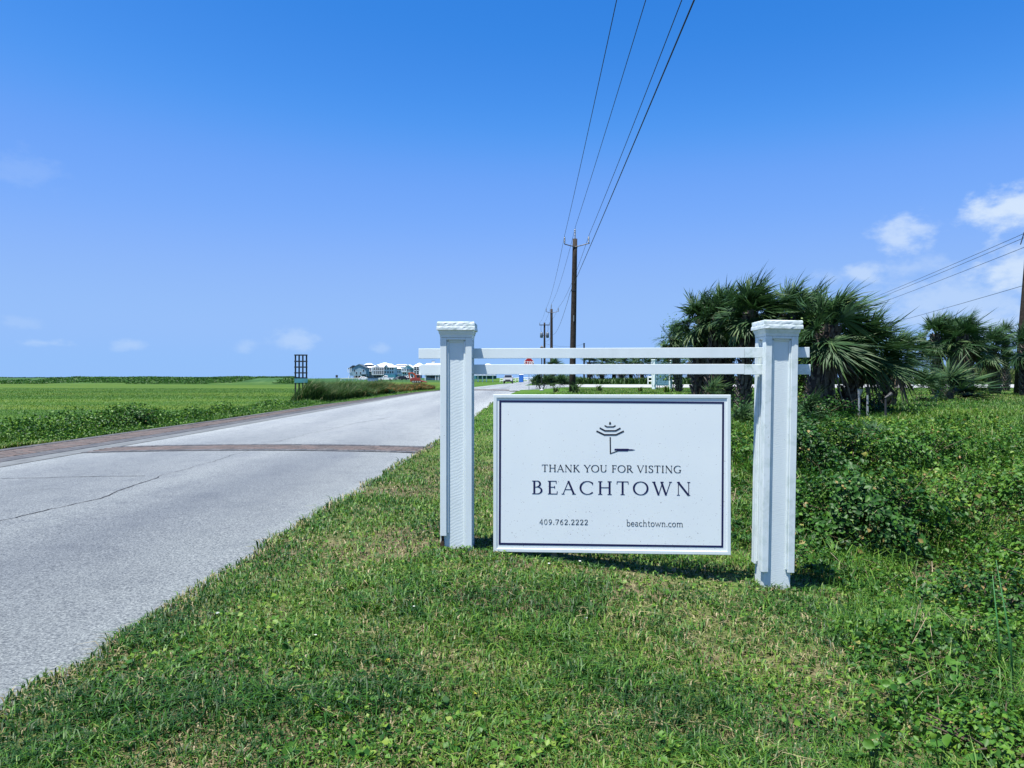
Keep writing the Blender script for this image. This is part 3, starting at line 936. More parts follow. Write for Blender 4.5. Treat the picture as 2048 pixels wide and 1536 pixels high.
def insulator(parent, x, y, z, h=.40, r=.055):
    prof = [(.02, 0)]
    for k in range(4):
        z0 = .06 + k * (h - .1) / 4; prof += [(r * .5, z0), (r, z0 + .02), (r * .5, z0 + .06)]
    prof += [(.02, h - .02), (.02, h)]
    MB().lathe(prof, (x, y, z), 8).build('insulator', PORC, parent)


def utility_pole(x, y, top, r0, r1, lean, label, arms=True):
    z0 = T(x, y)
    o = thing('utility_pole', (x, y, z0), label, 'utility pole', 'wooden utility poles carrying wires')
    H = top - z0; rr = np.linspace(r0, r1, 9)
    MB().tube([(lean * k / 8 * H / 8.5, 0, -.4 * (k == 0) + H * k / 8) for k in range(9)], list(rr), 14).build('pole', POLEM, o, smooth=True)
    lx = lean * H / 8.5
    if arms:
        MB().tube([(lx, -r1, H - .45), (lx - .30, -r1, H - .38), (lx - .58, -r1, H - .30)], .028, 6).build('bracket', DARKM, o)
        MB().tube([(lx, -r1, H - .45), (lx + .40, -r1, H - .36), (lx + .78, -r1, H - .25)], .028, 6).build('bracket', DARKM, o)
        insulator(o, lx - .57, -r1, H - .29); insulator(o, lx + .73, -r1, H - .26)
        insulator(o, lx, 0, H + .12, .46); MB().tube([(lx, -.03, H - .35), (lx, -.03, H + .14)], .035, 6).build('top_pin', STEEL, o)
        MB().lathe([(r1 + .012, 0), (r1 + .012, .05)], (lx, 0, H - .5), 14).build('band', DARKM, o)
        MB().lathe([(r0 * .88, 0), (r0 * .88, .05)], (lx * .6, 0, H * .66), 14).build('band', DARKM, o)
        MB().box(lx * .45 - .015, lx * .45 + .015, -r0 - .01, -r0 + .03, H * .46, H * .50).build('tag_plate', STEEL, o)
    return o, lx, H


P1 = (3.25, 40.0, 9.20); P2 = (4.27, 80.0, 9.22); P3 = (5.05, 115.0, 10.45)
utility_pole(*P1, .175, .125, .16, 'nearest tall dark utility pole rising behind the sign board')
utility_pole(*P2, .17, .13, 0, 'second utility pole in the row, smaller, left of the nearest pole')
o3, _, H3 = utility_pole(*P3, .18, .13, 0, 'farthest utility pole with crossarm and two hanging transformers', arms=False)
MB().box(-.8, .8, -.2, -.1, H3 - .45, H3 - .33).build('crossarm', POLEM, o3)
for sx in (-.75, .75):
    insulator(o3, sx, -.15, H3 - .33, .3)
    MB().lathe([(.10, 0), (.24, .06), (.24, .75), (.16, .85), (.05, .9)], (sx * .62, -.15, H3 - 2.4), 10).build('transformer', PORC, o3, smooth=True)
    MB().tube([(sx * .62, -.15, H3 - 1.55), (sx * .75, -.2, H3 - 1.1), (sx * .7, -.15, H3 - .4)], .022, 5).build('jumper', WIREM, o3)
    MB().tube([(0, 0, H3 - 2.0), (sx * .45, -.1, H3 - 2.0)], .04, 5).build('bracket', DARKM, o3)

zt = T(11.2, 115)
o4 = thing('service_pole', (11.2, 115, zt), 'short thin dark pole just right of the nearest utility pole', 'pole')
MB().tube([(0, 0, -.3), (0, 0, 7.15 - zt)], [.15, .11], 10).build('pole', POLEM, o4); MB().box(-.14, .14, -.14, .14, 7.15 - zt, 7.25 - zt).build('pole_cap', DARKM, o4)

zt = T(23.2, 34)
o5 = thing('utility_pole', (23.2, 34, zt), 'thick utility pole at the right edge beside the palms', 'utility pole', 'wooden utility poles carrying wires')
MB().tube([(0, 0, -.4), (.25, 0, 3), (.58, 0, 7.0), (.76, 0, 9.2)], [.165, .155, .145, .13], 14).build('pole', POLEM, o5, smooth=True)
MB().tube([(.62, -.15, 7.5), (.35, -.25, 7.62), (.12, -.3, 7.35), (.02, -.32, 7.05), (-.07, -.34, 6.8)], .022, 6).build('jumper', WIREM, o5)
MB().box(.35, 1.2, -.22, -.16, 7.2, 7.3).build('bracket', DARKM, o5)
insulator(o5, .5, -.2, 7.3, .3)
o6 = dup(o5, location=(37.2, 100, T(37.2, 100))); tag(o6, 'distant utility pole behind the big palm cluster')


def cable(pts_sag, r, label, group):
    """pts_sag: list of (point, sag of the span that ends there)."""
    P = []; prev = None
    for p, sag in pts_sag:
        p = Vector(p)
        if prev is None: P.append(p)
        else:
            for k in range(1, 17):
                t = k / 16; q = prev.lerp(p, t); q.z -= 4 * sag * t * (1 - t); P.append(q)
        prev = p
    o = MB().tube(P, r, 5).build('power_cable', WIREM, smooth=True)
    return tag(o, label, 'cable', group)


z1 = T(*P1[:2]); z2 = T(*P2[:2]); GC = 'power cables strung along the row of poles'
t1 = P1[2]; t2 = P2[2]
cable([((1.25, -12, 9.4), 0), ((2.84, 40, 9.36), .30), ((P2[0] - .57, 80, t2 + .12), .55), ((P3[0] - .75, 115, P3[2]), .3)], .010, 'leftmost overhead cable running to the left insulator of the nearest pole', GC)
cable([((2.15, -12, 10.0), 0), ((3.44, 40, 9.90), .30), ((P2[0], 80, t2 + .58), .55), ((P3[0], 115, P3[2] + .1), .3)], .010, 'overhead cable meeting the top insulator of the nearest pole', GC)
cable([((2.55, -12, 9.5), 0), ((4.17, 40, 9.42), .30), ((P2[0] + .73, 80, t2 + .15), .55), ((P3[0] + .75, 115, P3[2]), .3)], .011, 'overhead cable running to the right insulator of the nearest pole', GC)
cable([((1.55, -12, 6.25), 0), ((3.13, 39.8, 6.30), .12), ((P2[0] + .1, 79.8, 6.45), .6), ((P3[0], 114.8, 7.6), .3)], .011, 'lowest overhead cable, tied to the shaft of the nearest pole', GC)
cable([((P3[0], 114.8, 7.2), 0), ((11.2, 115, 7.1), .45)], .012, 'short slack cable from the far pole to the thin service pole', GC)
GR = 'cables from the pole at the right edge'
dx_, dy_ = 37.2 - 23.2, 100 - 34
for (a, za, zb, off, lab) in ((.1, 8.35, 8.35, 0, 'top cable sloping down leftwards from the right edge pole'), (.2, 8.15, 8.15, .2, 'second cable sloping down leftwards from the right edge pole'),
                              (.3, 7.7, 7.75, .3, 'third cable sloping down leftwards from the right edge pole'), (.2, 5.92, 5.95, .1, 'lowest single cable from the right edge pole above the palms')):
    cable([((23.2 + a - dx_ * .5, 34 - dy_ * .5, za), 0), ((23.2 + .6, 33.8, za + .1), .3), ((37.3, 99.8, zb), .25)], .012, lab, GR)

# ------------------------------------------------------------------ stop sign
STOPR = plain('stop_sign_red', (.36, .012, .018), .4, .5, 0, .1, 10)
WHT = plain('white_enamel', (.80, .81, .82), .4, .4, 0, .05, 8)
sx_, sd = at(1058, 56), 56.0; sz = T(sx_, sd)
ST = thing('stop_sign', (sx_, sd, sz), 'red octagonal STOP sign on a thin steel post by the junction', 'stop sign')
ct = zat(726.3, sd) - sz; R8 = .405
oct_ = lambda r: [(r * math.cos(rad(22.5 + 45 * k)), ct + r * math.sin(rad(22.5 + 45 * k))) for k in range(8)]
MB().prism(oct_(R8), -.004, .004).build('border', WHT, ST)
MB().prism(oct_(R8 * .94), -.010, -.005).build('panel', STOPR, ST)
MB().box(-.025, .025, .006, .045, -.3, ct + .38).build('post', STEEL, ST)


def simple_letters(ss, cx, cz, h, y, name, mat, parent, w=.17):
    """Plain block capitals for the far sign."""
    B = {'S': [(.5, .85), (.4, .96), (.15, .96), (.03, .8), (.1, .6), (.42, .42), (.5, .24), (.4, .04), (.12, .04), (.02, .18)],
         'O': [(.26 + .24 * math.cos(t), .5 + .48 * math.sin(t)) for t in np.linspace(0, 2 * math.pi, 15)]}
    x = cx - (len(ss) * .68 - .14) * h / 2
    for c in ss:
        pol = []; mb = MB()
        if c in B: pol = curve(B[c], w, w)
        elif c == 'T': pol = [seg(.26, 0, .26, 1, w), seg(0, 1 - w / 2, .52, 1 - w / 2, w)]
        elif c == 'P': pol = [seg(.08, 0, .08, 1, w)] + curve([(.08, .93), (.34, .93), (.47, .82), (.47, .6), (.34, .48), (.08, .48)], w, w)
        for k, p in enumerate(pol): mb.prism([(x + h * a, cz + h * b_) for a, b_ in p], y - .0006 * (k % 5), y + .004)
        x += .68 * h; mb.build(name, mat, parent)


simple_letters('STOP', 0, ct - .13, .27, -.016, 'letter', WHT, ST)

# ------------------------------------------------------------------ small dark lamp post with scrolled foot
lx_, ld = at(1083.5, 52), 52.0; lz = T(lx_, ld)
LP = thing('lamp_post', (lx_, ld, lz), 'slim black lamp post with small lantern and ring at its foot', 'lamp post')
hh = zat(693, ld) - lz
MB().lathe([(.035, .55), (.035, hh - .35), (.06, hh - .33)], n=8).build('shaft', DARKM, LP)
MB().loft([[(-.07, -.07, hh - .33), (.07, -.07, hh - .33), (.07, .07, hh - .33), (-.07, .07, hh - .33)], [(-.11, -.11, hh - .05), (.11, -.11, hh - .05), (.11, .11, hh - .05), (-.11, .11, hh - .05)],
           [(-.02, -.02, hh + .06), (.02, -.02, hh + .06), (.02, .02, hh + .06), (-.02, .02, hh + .06)]]).build('lantern', DARKM, LP)
ring = [(.17 * math.cos(rad(a)), 0, .33 + .17 * math.sin(rad(a))) for a in range(115, 426, 12)]
MB().tube(ring, .05, 7).build('ring', DARKM, LP, smooth=True)
MB().lathe([(.16, -.1), (.16, .08), (.09, .14), (.06, .2)], n=10).build('foot', STEEL, LP)

# ------------------------------------------------------------------ vehicles
GLASS = new_mat('dark_car_glass', (.012, .016, .02), .08, .6)[0]
TYRE = plain('tyre_rubber', (.018, .018, .018), .8, .2); RIM = plain('wheel_rim', (.35, .36, .38), .35, .5, .6)
LAMPM = plain('lamp_glass', (.75, .76, .78), .15, .6, 0, .05)
REDL = plain('tail_lamp', (.35, .01, .01), .3, .5)
def car_paint(name, c): return plain(name, c, .25, .6, 0, .04, 2)
CW = car_paint('white_car_paint', (.78, .79, .80)); CS = car_paint('silver_car_paint', (.22, .235, .25)); CB = car_paint('black_car_paint', (.02, .022, .026))


def wheel(o, x, y, r, w=.22):
    m = MB(); ring = lambda rr, yy: [(x + rr * math.cos(t), yy, r + rr * math.sin(t)) for t in np.linspace(0, 2 * math.pi, 17)[:-1]]
    m.loft([ring(r * .72, y - w / 2), ring(r, y - w / 2 + .03), ring(r, y + w / 2 - .03), ring(r * .72, y + w / 2)])
    wo = m.build('wheel', TYRE, o)
    s = 1 if y > 0 else -1
    MB().loft([ring(r * .66, y + s * (w / 2 - .02)), ring(r * .60, y + s * (w / 2 + .006))]).build('rim', RIM, wo)


def vehicle(name, loc, rz, paint, kind, label, cat, group=None):
    """Length along local X (front at +X)."""
    o = thing(name, loc, label, cat, group, rz)
    W = .93
    if kind == 'pickup':
        body = [(-2.9, .55), (-2.9, 1.15), (-2.85, 1.2), (-.75, 1.2), (-.7, 1.22), (.95, 1.22), (2.55, 1.12), (2.85, 1.0), (2.9, .55), (2.4, .38), (-2.5, .42)]
        cab = [(-.75, 1.21), (-.6, 1.86), (-.35, 1.93), (.45, 1.93), (1.2, 1.21)]; wx = (-1.75, 1.8); r = .40
    elif kind == 'suv':
        body = [(-2.3, .5), (-2.35, .95), (-2.25, 1.12), (.95, 1.12), (2.1, 1.02), (2.3, .85), (2.32, .5), (2.0, .32), (-2.0, .34)]
        cab = [(-2.22, 1.11), (-2.0, 1.68), (-1.8, 1.75), (.1, 1.75), (1.0, 1.11)]; wx = (-1.35, 1.4); r = .36
    else:
        body = [(-2.2, .5), (-2.25, .85), (-2.1, .98), (-1.5, 1.0), (.9, .96), (2.0, .86), (2.2, .7), (2.22, .45), (2.0, .3), (-2.0, .3)]
        cab = [(-1.75, .98), (-1.1, 1.40), (-.9, 1.45), (.2, 1.45), (1.05, .95)]; wx = (-1.3, 1.35); r = .33
    m = MB(); n = len(body)
    m.loft([[(x, -W + .07, z) for x, z in body], [(x, -W, .55 + (z - .55) * .96) for x, z in body], [(x, W, .55 + (z - .55) * .96) for x, z in body], [(x, W - .07, z) for x, z in body]])
    m.build('body', paint, o, .03)
    cz0 = cab[0][1]; ch = max(z for _, z in cab) - cz0
    def inset(z): return W - .08 - .17 * (z - cz0) / ch
    m = MB(); m.loft([[(x, -inset(z), z) for x, z in cab], [(x, inset(z), z) for x, z in cab]]); m.build('cab', paint, o, .03)
    # glass panels set just proud of the cab
    a, b_, c_, d = cab[0], cab[1], cab[-2], cab[-1]
    lerp = lambda p, q, t: (p[0] + (q[0] - p[0]) * t, p[1] + (q[1] - p[1]) * t)
    for s, nm in ((1, 'windscreen'), (-1, 'rear_window')):
        p, q = (d, c_) if s > 0 else (a, b_)
        p1_, q1_ = lerp(p, q, .14), lerp(p, q, .88); e_ = .012 * s
        MB().add([(p1_[0] + e_, -inset(p1_[1]) + .08, p1_[1] + .01), (p1_[0] + e_, inset(p1_[1]) - .08, p1_[1] + .01), (q1_[0] + e_, inset(q1_[1]) - .06, q1_[1] + .01), (q1_[0] + e_, -inset(q1_[1]) + .06, q1_[1] + .01)], [(0, 1, 2, 3)]).build(nm, GLASS, o)
    for s in (-1, 1):
        xs = [lerp(a, b_, .3)[0] + .12, lerp(d, c_, .3)[0] - .12]; k = 2 if kind != 'suv' else 3
        tp = [lerp(a, b_, .85)[0] + .12, lerp(d, c_, .85)[0] - .1]
        for i in range(k):
            f0, f1 = i / k + .03, (i + 1) / k - .03; z0, z1_ = cz0 + ch * .2, cz0 + ch * .84
            X = lambda l, f: l[0] + (l[1] - l[0]) * f
            MB().add([(X(xs, f0), s * (inset(z0) + .012), z0), (X(xs, f1), s * (inset(z0) + .012), z0), (X(tp, f1), s * (inset(z1_) + .012), z1_), (X(tp, f0), s * (inset(z1_) + .012), z1_)], [(0, 1, 2, 3)]).build('side_window', GLASS, o)
    xf = max(x for x, _ in body); xb_ = min(x for x, _ in body)
    for s in (-1, 1):
        MB().box(xf - .16, xf - .0, s * .72 - .17, s * .72 + .17, body[-4][1] - .28, body[-4][1] - .1).build('headlight', LAMPM, o, .02)
        MB().box(xb_ - .01, xb_ + .1, s * .78 - .1, s * .78 + .1, .8, 1.05).build('tail_light', REDL, o, .02)
        MB().box(.75, .93, s * W - .05, s * W + .17, cz0 - .02, cz0 + .14).build('mirror', paint, o, .02)
        for x in wx: wheel(o, x, s * (W - .1), r)
    MB().box(xf - .03, xf + .06, -.82, .82, .42, .58).build('bumper', DARKM if kind == 'suv' else STEEL, o, .02)
    MB().box(xf - .12, xf + .015, -.48, .48, .60, .80).build('grille', DARKM, o, .01)
    if kind == 'pickup':
        MB().box(-2.78, -.85, -.78, .78, 1.195, 1.215).build('cargo_bed', DARKM, o)
    return o


cx_, cd = at(1016.5, 150), 150.0
vehicle('suv', (cx_, cd, float(zroad(cd)) + .05), rad(-92), CS, 'suv', 'silver grey car driving towards us along the road', 'car')
GV = 'vehicles parked in front of the beach houses'
def park(px, d, rz, paint, kind, label):
    x = at(px, d); return vehicle('pickup_truck' if kind == 'pickup' else 'parked_car', (x, d, T(x, d) + .02), rz, paint, kind, label, 'pickup truck' if kind == 'pickup' else 'car', GV)
park(772, 285, rad(176), CW, 'pickup', 'white pickup truck parked side on below the pale blue house')
park(728, 300, rad(5), CW, 'sedan', 'low white car parked left of the white pickup truck')
park(797, 310, rad(170), CS, 'sedan', 'silver car parked right of the white pickup truck')
park(808, 300, rad(8), CB, 'suv', 'dark car with white cars on both sides near the teal house')
park(819, 305, rad(3), CW, 'suv', 'white car parked just left of the orange excavator')

# ------------------------------------------------------------------ orange excavator
ORG = plain('orange_machine_paint', (.36, .075, .025), .45, .4, 0, .2, 2); RDM = plain('red_machine_paint', (.25, .035, .035), .5, .4, 0, .2, 2)
ed = 215.0; ex = at(834, ed); ez = T(ex, ed)
EX = thing('excavator', (ex, ed, ez), 'orange excavator with raised arm working before the houses', 'excavator'); EX.scale = (.84,) * 3
for s in (-1, 1):
    tr = MB().prism([(-1.5, .1), (-1.7, .4), (-1.5, .75), (1.5, .75), (1.7, .4), (1.5, .1), (1.2, 0), (-1.2, 0)], s * 1.0 - .3, s * 1.0 + .3).build('track', DARKM, EX)
    for k in range(4): MB().loft([[(-1.2 + .8 * k + .28 * math.cos(t), s * 1.31, .38 + .28 * math.sin(t)) for t in np.linspace(0, 6.283, 11)[:-1]], [(-1.2 + .8 * k + .24 * math.cos(t), s * 1.34, .38 + .24 * math.sin(t)) for t in np.linspace(0, 6.283, 11)[:-1]]]).build('roller', STEEL, tr)
MB().prism([(-1.9, .8), (-1.9, 1.7), (-1.2, 1.9), (.6, 1.75), (1.2, 1.2), (1.2, .8)], -1.2, 1.2).build('engine_housing', RDM, EX, .06)
MB().prism([(-.2, 1.5), (-.15, 2.9), (.9, 2.9), (1.25, 2.0), (1.2, 1.5)], -1.15, -.1).build('cab', ORG, EX, .05)
MB().box(-.05, 1.05, -1.17, -1.152, 1.85, 2.75).build('cab_window', GLASS, EX)
MB().prism([(.4, 1.3), (-.6, 3.1), (-1.6, 3.75), (-2.6, 3.6), (-2.65, 3.25), (-1.7, 3.3), (-.95, 2.75), (-.1, 1.2)], .15, .55).build('boom', ORG, EX, .04)
MB().prism([(-2.55, 3.7), (-3.0, 3.5), (-2.9, 2.2), (-2.45, 1.3), (-2.25, 1.4), (-2.5, 2.4)], .2, .5).build('stick', ORG, EX, .03)
MB().prism([(-2.6, 1.4), (-2.1, 1.45), (-1.8, .9), (-1.95, .5), (-2.5, .45), (-2.25, .85)], -.1, .8).build('bucket', RDM, EX, .02)
MB().tube([(-.2, .35, 1.9), (-1.3, .35, 3.0)], .09, 7).build('hydraulic_ram', STEEL, EX)
MB().prism([(1.2, .5), (3.4, .2), (3.5, .4), (1.2, 1.0)], -1.3, 1.3).build('dozer_blade', RDM, EX, .03)

# pale blue box and portable toilet, far fences
BLU = plain('pale_blue_paint', (.25, .36, .52), .5, .4, 0, .1, 2); DBL = plain('bright_blue_plastic', (.015, .10, .42), .4, .4, 0, .12, 2)
d = 262.0; x = at(746, d); z = T(x, d)
BX = thing('skip_container', (x, d, z), 'pale blue steel skip standing left of the white pickup', 'container')
MB().loft([[(-1.6, -.8, 0), (1.6, -.8, 0), (1.6, .8, 0), (-1.6, .8, 0)], [(-1.7, -.9, 1.15), (1.7, -.9, 1.15), (1.7, .9, 1.15), (-1.7, .9, 1.15)]]).build('bin', BLU, BX)
MB().box(-1.76, 1.76, -.96, .96, 1.152, 1.32).build('lid', DARKM, BX)
for k in range(5): MB().box(-1.5 + .7 * k, -1.4 + .7 * k, -.93, -.80, .1, 1.14).build('rib', BLU, BX)
d = 190.0; x = at(1042.5, d); z = T(x, d)
TO = thing('portable_toilet', (x, d, z), 'bright blue portable toilet cabin at the bend of the road', 'portable toilet')
MB().box(-.55, .55, -.55, .55, 0, 2.0).build('cabin', DBL, TO, .03)
MB().loft([[(-.6, -.6, 2.0), (.6, -.6, 2.0), (.6, .6, 2.0), (-.6, .6, 2.0)], [(-.4, -.4, 2.2), (.4, -.4, 2.2), (.4, .4, 2.2), (-.4, .4, 2.2)]]).build('roof', WHT, TO, .02)
MB().box(-.4, .4, -.58, -.552, .1, 1.85).build('door', plain('door_blue', (.03, .15, .5), .4), TO, .01)


def fence(x0, y0, x1, y1, h, n, label, mat, name='picket_fence', rails=2):
    o = thing(name, (x0, y0, T(x0, y0)), label, 'fence')
    L = math.hypot(x1 - x0, y1 - y0); ux, uy = (x1 - x0) / L, (y1 - y0) / L
    for k in range(n + 1):
        px, py = ux * L * k / n, uy * L * k / n; z = T(x0 + px, y0 + py) - T(x0, y0)
        MB().box(px - .07, px + .07, py - .07, py + .07, z - .2, z + h).build('fence_post', mat, o)
    for r in range(rails):
        zz = h * (r + 1) / (rails + .15) - .1; m = MB()
        for k in range(n):
            a = (ux * L * k / n, uy * L * k / n); b_ = (ux * L * (k + 1) / n, uy * L * (k + 1) / n)
            za = T(x0 + a[0], y0 + a[1]) - T(x0, y0); zb = T(x0 + b_[0], y0 + b_[1]) - T(x0, y0)
            m.tube([(a[0], a[1], za + zz), (b_[0], b_[1], zb + zz)], .06, 4)
        m.build('fence_rail', mat, o)
    return o


fence(at(1000, 230), 230, at(1100, 225), 225, 1.3, 16, 'white rail fence crossing the green behind the blue toilet', WHT)
fence(at(682, 275), 275, at(742, 285), 285, 1.1, 8, 'white post fence in the marsh left of the houses', WHT)
fence(at(1296, 102), 102, at(1354, 101), 101, 1.15, 5, 'short white rail fence behind the smaller sign', WHT)

# boardwalk far across the marsh
WOODG = plain('weathered_grey_wood', (.10, .12, .14), .9, .2, 0, .2, 2)
d = 400.0; x0, x1 = at(615, d), at(700, d)
BWK = thing('boardwalk', (x0, d, .6), 'low grey boardwalk on piles across the distant marsh', 'boardwalk')
MB().prism([(0, .9), (6, 1.5), (16, 1.2), (x1 - x0, .7), (x1 - x0, .35), (16, .85), (6, 1.15), (0, .5)], -1, 1).build('deck', WOODG, BWK)
for k in range(16):
    px = (x1 - x0) * k / 15; MB().box(px - .15, px + .15, -.9, -.6, -1, np.interp(px, [0, 6, 16, x1 - x0], [1.5, 2.1, 1.8, 1.3]) - .3).build('pile', WOODG, BWK)
d = 300.0; x = at(673.5, d)
NB = thing('notice_board', (x, d, T(x, d)), 'small dark board on posts at the end of the boardwalk', 'board')
MB().box(-.45, .45, -.05, .05, 1.2, 2.2).build('panel', DARKM, NB)
for s in (-.3, .3): MB().box(s - .05, s + .05, .06, .14, -.3, 1.9).build('post', WOODG, NB)

# ------------------------------------------------------------------ tall dark lattice frame on the left verge
d = 58.0; fx = at(602, d); fz = T(fx, d)
FR = thing('billboard_frame', (fx, d, fz), 'tall dark open timber frame with teal board at its foot', 'sign frame', None, rad(10))
DT = plain('dark_stained_timber', (.022, .028, .035), .8, .25, 0, .35, 6); TEAL = plain('teal_board', (.08, .27, .31), .6, .3, 0, .15, 3)
ht = zat(709, d) - fz
for k, xx in enumerate((-.42, -.14, .14, .42)): MB().box(xx - .055, xx + .055, -.05, .05, -.3, ht).build('upright', DT, FR)
for zpx in (710, 722.5, 734, 745.5, 755.5):
    zz = zat(zpx, d) - fz; MB().box(-.5, .5, -.10, -.052, zz - .06, zz + .04).build('crossbar', DT, FR)
MB().box(-.48, .52, -.16, -.105, zat(765.5, d) - fz, zat(757, d) - fz).build('board', TEAL, FR)

# ------------------------------------------------------------------ beach houses
ROOFW = plain('white_metal_roof', (.82, .83, .84), .4, .5, 0, .04, 1); ROOFB = plain('blue_grey_shingles', (.06, .085, .11), .8, .3, 0, .2, 3)
WALLB = plain('blue_grey_siding', (.22, .34, .42), .7, .3, 0, .08, 2); WALLL = plain('light_blue_siding', (.50, .62, .70), .7, .3, 0, .06, 2)
WALLT = plain('teal_siding', (.05, .22, .29), .7, .3, 0, .12, 2); WALLW = plain('white_siding', (.72, .75, .78), .7, .3, 0, .05, 2)
WALLG = plain('grey_brown_siding', (.20, .19, .20), .7, .3, 0, .1, 2); TEALL = plain('pale_teal_siding', (.30, .52, .56), .7, .3, 0, .06, 2)
SHADE = plain('undercroft_shade', (.03, .04, .05), .7, .3); WINM = new_mat('house_window_glass', (.02, .035, .05), .12, .6)[0]  # shade under the stilted houses, painted as a dark wall colour


class House:
    def __init__(s, px0, px1, py_base, d, label, depth=11):
        s.x0, s.x1 = at(px0, d), at(px1, d); s.d = d; s.z = min(T((s.x0 + s.x1) / 2, d), zat(py_base, d)); s.D = depth
        s.o = thing('beach_house', ((s.x0 + s.x1) / 2, d, s.z), label, 'house', 'beach houses at the end of the marsh')
        s.w = s.x1 - s.x0
    def lx(s, px): return at(px, s.d) - (s.x0 + s.x1) / 2
    def lz(s, py): return zat(py, s.d) - s.z
    def wall(s, p0, p1, t, b, mat, y0=0, y1=None, name='wall'):
        return MB().box(s.lx(p0), s.lx(p1), y0, s.D if y1 is None else y1, s.lz(b), s.lz(t)).build(name, mat, s.o)
    def win(s, px, py, w=.9, h=1.4, y=0, mat=None):
        x, z = s.lx(px), s.lz(py)
        f = MB().box(x - w / 2 - .12, x + w / 2 + .12, y - .06, y + .02, z - h / 2 - .12, z + h / 2 + .12).build('window', WALLW, s.o)
        MB().box(x - w / 2, x + w / 2, y - .085, y - .062, z - h / 2, z + h / 2).build('pane', mat or WINM, f)
    def hip(s, p0, p1, base, peak, mat, over=.5, y0=0, y1=None, ridge=.25):
        a, b_ = s.lx(p0) - over, s.lx(p1) + over; zb, zp = s.lz(base), s.lz(peak); y1 = s.D if y1 is None else y1; c = (a + b_) / 2; r = (b_ - a) * ridge / 2; ym = (y0 + y1) / 2
        return MB().add([(a, y0 - over, zb), (b_, y0 - over, zb), (b_, y1 + over, zb), (a, y1 + over, zb), (c - r, ym, zp), (c + r, ym, zp)],
                        [(0, 3, 2, 1), (0, 1, 5, 4), (1, 2, 5), (2, 3, 4, 5), (3, 0, 4)]).build('roof', mat, s.o)
    def gable(s, p0, p1, base, peak, roof, wall, over=.4, y0=0, y1=None, name='gable'):
        a, b_ = s.lx(p0), s.lx(p1); zb, zp = s.lz(base), s.lz(peak); y1 = s.D if y1 is None else y1; c = (a + b_) / 2
        MB().prism([(a, zb), (b_, zb), (c, zp)], y0, y1).build(name, wall, s.o)
        for q in (-1, 1):
            e = a - over if q < 0 else b_ + over; k = (zp - zb) / (c - a); ze = zb - over * k
            MB().prism([(e, ze), (c, zp), (c, zp + .35), (e, ze + .35)], y0 - over, y1 + over).build('roof', roof, s.o)
    def posts(s, pxs, t, b, mat, y=-.1, w=.3):
        for p in pxs:
            x = s.lx(p); MB().box(x - w / 2, x + w / 2, y - w / 2, y + w / 2, s.lz(b) - .6, s.lz(t)).build('porch_post', mat, s.o)
    def balcony(s, p0, p1, py, n, ydep=2.0, h=1.0):
        a, b_ = s.lx(p0), s.lx(p1); z = s.lz(py)
        k = MB().box(a, b_, -ydep, -.01, z - .25, z).build('balcony', WALLW, s.o)
        MB().box(a, b_, -ydep, -ydep + .1, z + h - .1, z + h).build('railing', WALLW, k)
        for i in range(n + 1):
            x = a + (b_ - a) * i / n; MB().box(x - .14, x + .14, -ydep, -ydep + .2, z + .001, z + h * 2.7).build('balcony_post', WALLW, k)


h = House(696, 732, 757, 480, 'grey blue gable house on stilts, leftmost of the row')
h.wall(704, 732, 736.5, 751.2, WALLB); h.gable(704, 732, 736.5, 729.2, ROOFB, WALLB); h.wall(697, 704, 737, 751, WALLW, 3, 9, 'porch')
MB().prism([(h.lx(695), h.lz(738)), (h.lx(704), h.lz(732)), (h.lx(704), h.lz(730.5)), (h.lx(695), h.lz(736.5))], 2, 10).build('roof', ROOFB, h.o)
h.posts([697, 700.5, 704.3, 710, 716, 722, 728, 731.6], 751.3, 757, WALLW); h.wall(704, 732, 751.3, 757, SHADE, 5, 6, 'undercroft')
for p, q in ((713, 746), (721, 746), (709, 741), (727, 741)): h.win(p, q)
h.wall(724, 737, 748.5, 749.6, ROOFB, -4, 0, 'porch_roof'); h.posts([725, 735.5], 749.6, 757, WALLW, -3.5); h.balcony(697, 703.5, 744, 2)
h = House(726, 746, 757, 505, 'house with white roof lantern behind the grey blue gable house')
h.wall(727, 744, 735.5, 757, WALLG); h.hip(722, 746, 735.5, 731, ROOFW, .5, ridge=.6); h.wall(727.5, 743, 728.8, 733.5, WALLG, 3, 8, 'lantern'); h.hip(727, 743.5, 729, 726, ROOFW, .3, 3, 8)
for p in (729.5, 732.5, 735.5, 738.5, 741): h.win(p, 731.3, 1.0, 1.1, 3)
for p in (735, 740): h.win(p, 739); h.win(p, 745)
h.balcony(733, 744, 742.5, 3)
h = House(744, 791, 757, 470, 'large white three storey house with balconies and hipped roof')
h.wall(744, 769, 734, 748.8, WALLL, 1.2, 11, 'rear_wall'); h.wall(769, 789, 734, 748.8, WALLL); h.wall(747, 791, 749, 757, WALLT, -.5, 10, 'base_wall')
h.hip(744, 790, 734.2, 725.2, ROOFW, .8, ridge=.12); h.hip(767, 790, 734.3, 727.5, ROOFW, .6, -.6, 8, .2); h.gable(751, 758, 733, 729.8, ROOFW, WALLW, .3, -.5, 4); h.gable(770, 776, 733, 729.4, ROOFW, WALLW, .3, -1.2, 4)
h.balcony(745, 768.5, 740.6, 6); h.balcony(745, 768.5, 748.9, 6)
for p in (748, 753, 757.5, 762, 766): h.win(p, 737.6, 1.3, 1.7, 1.2); h.win(p, 745, 1.3, 1.7, 1.2)
for p in (771, 776, 781, 785.5): h.win(p, 737.2); h.win(p, 744.6)
for p in (750, 756, 761): h.win(p, 753, 1.8, 1.6, -.5, TEALL and WINM)
h = House(789, 806, 757, 540, 'far house with long white roof and row of roof windows')
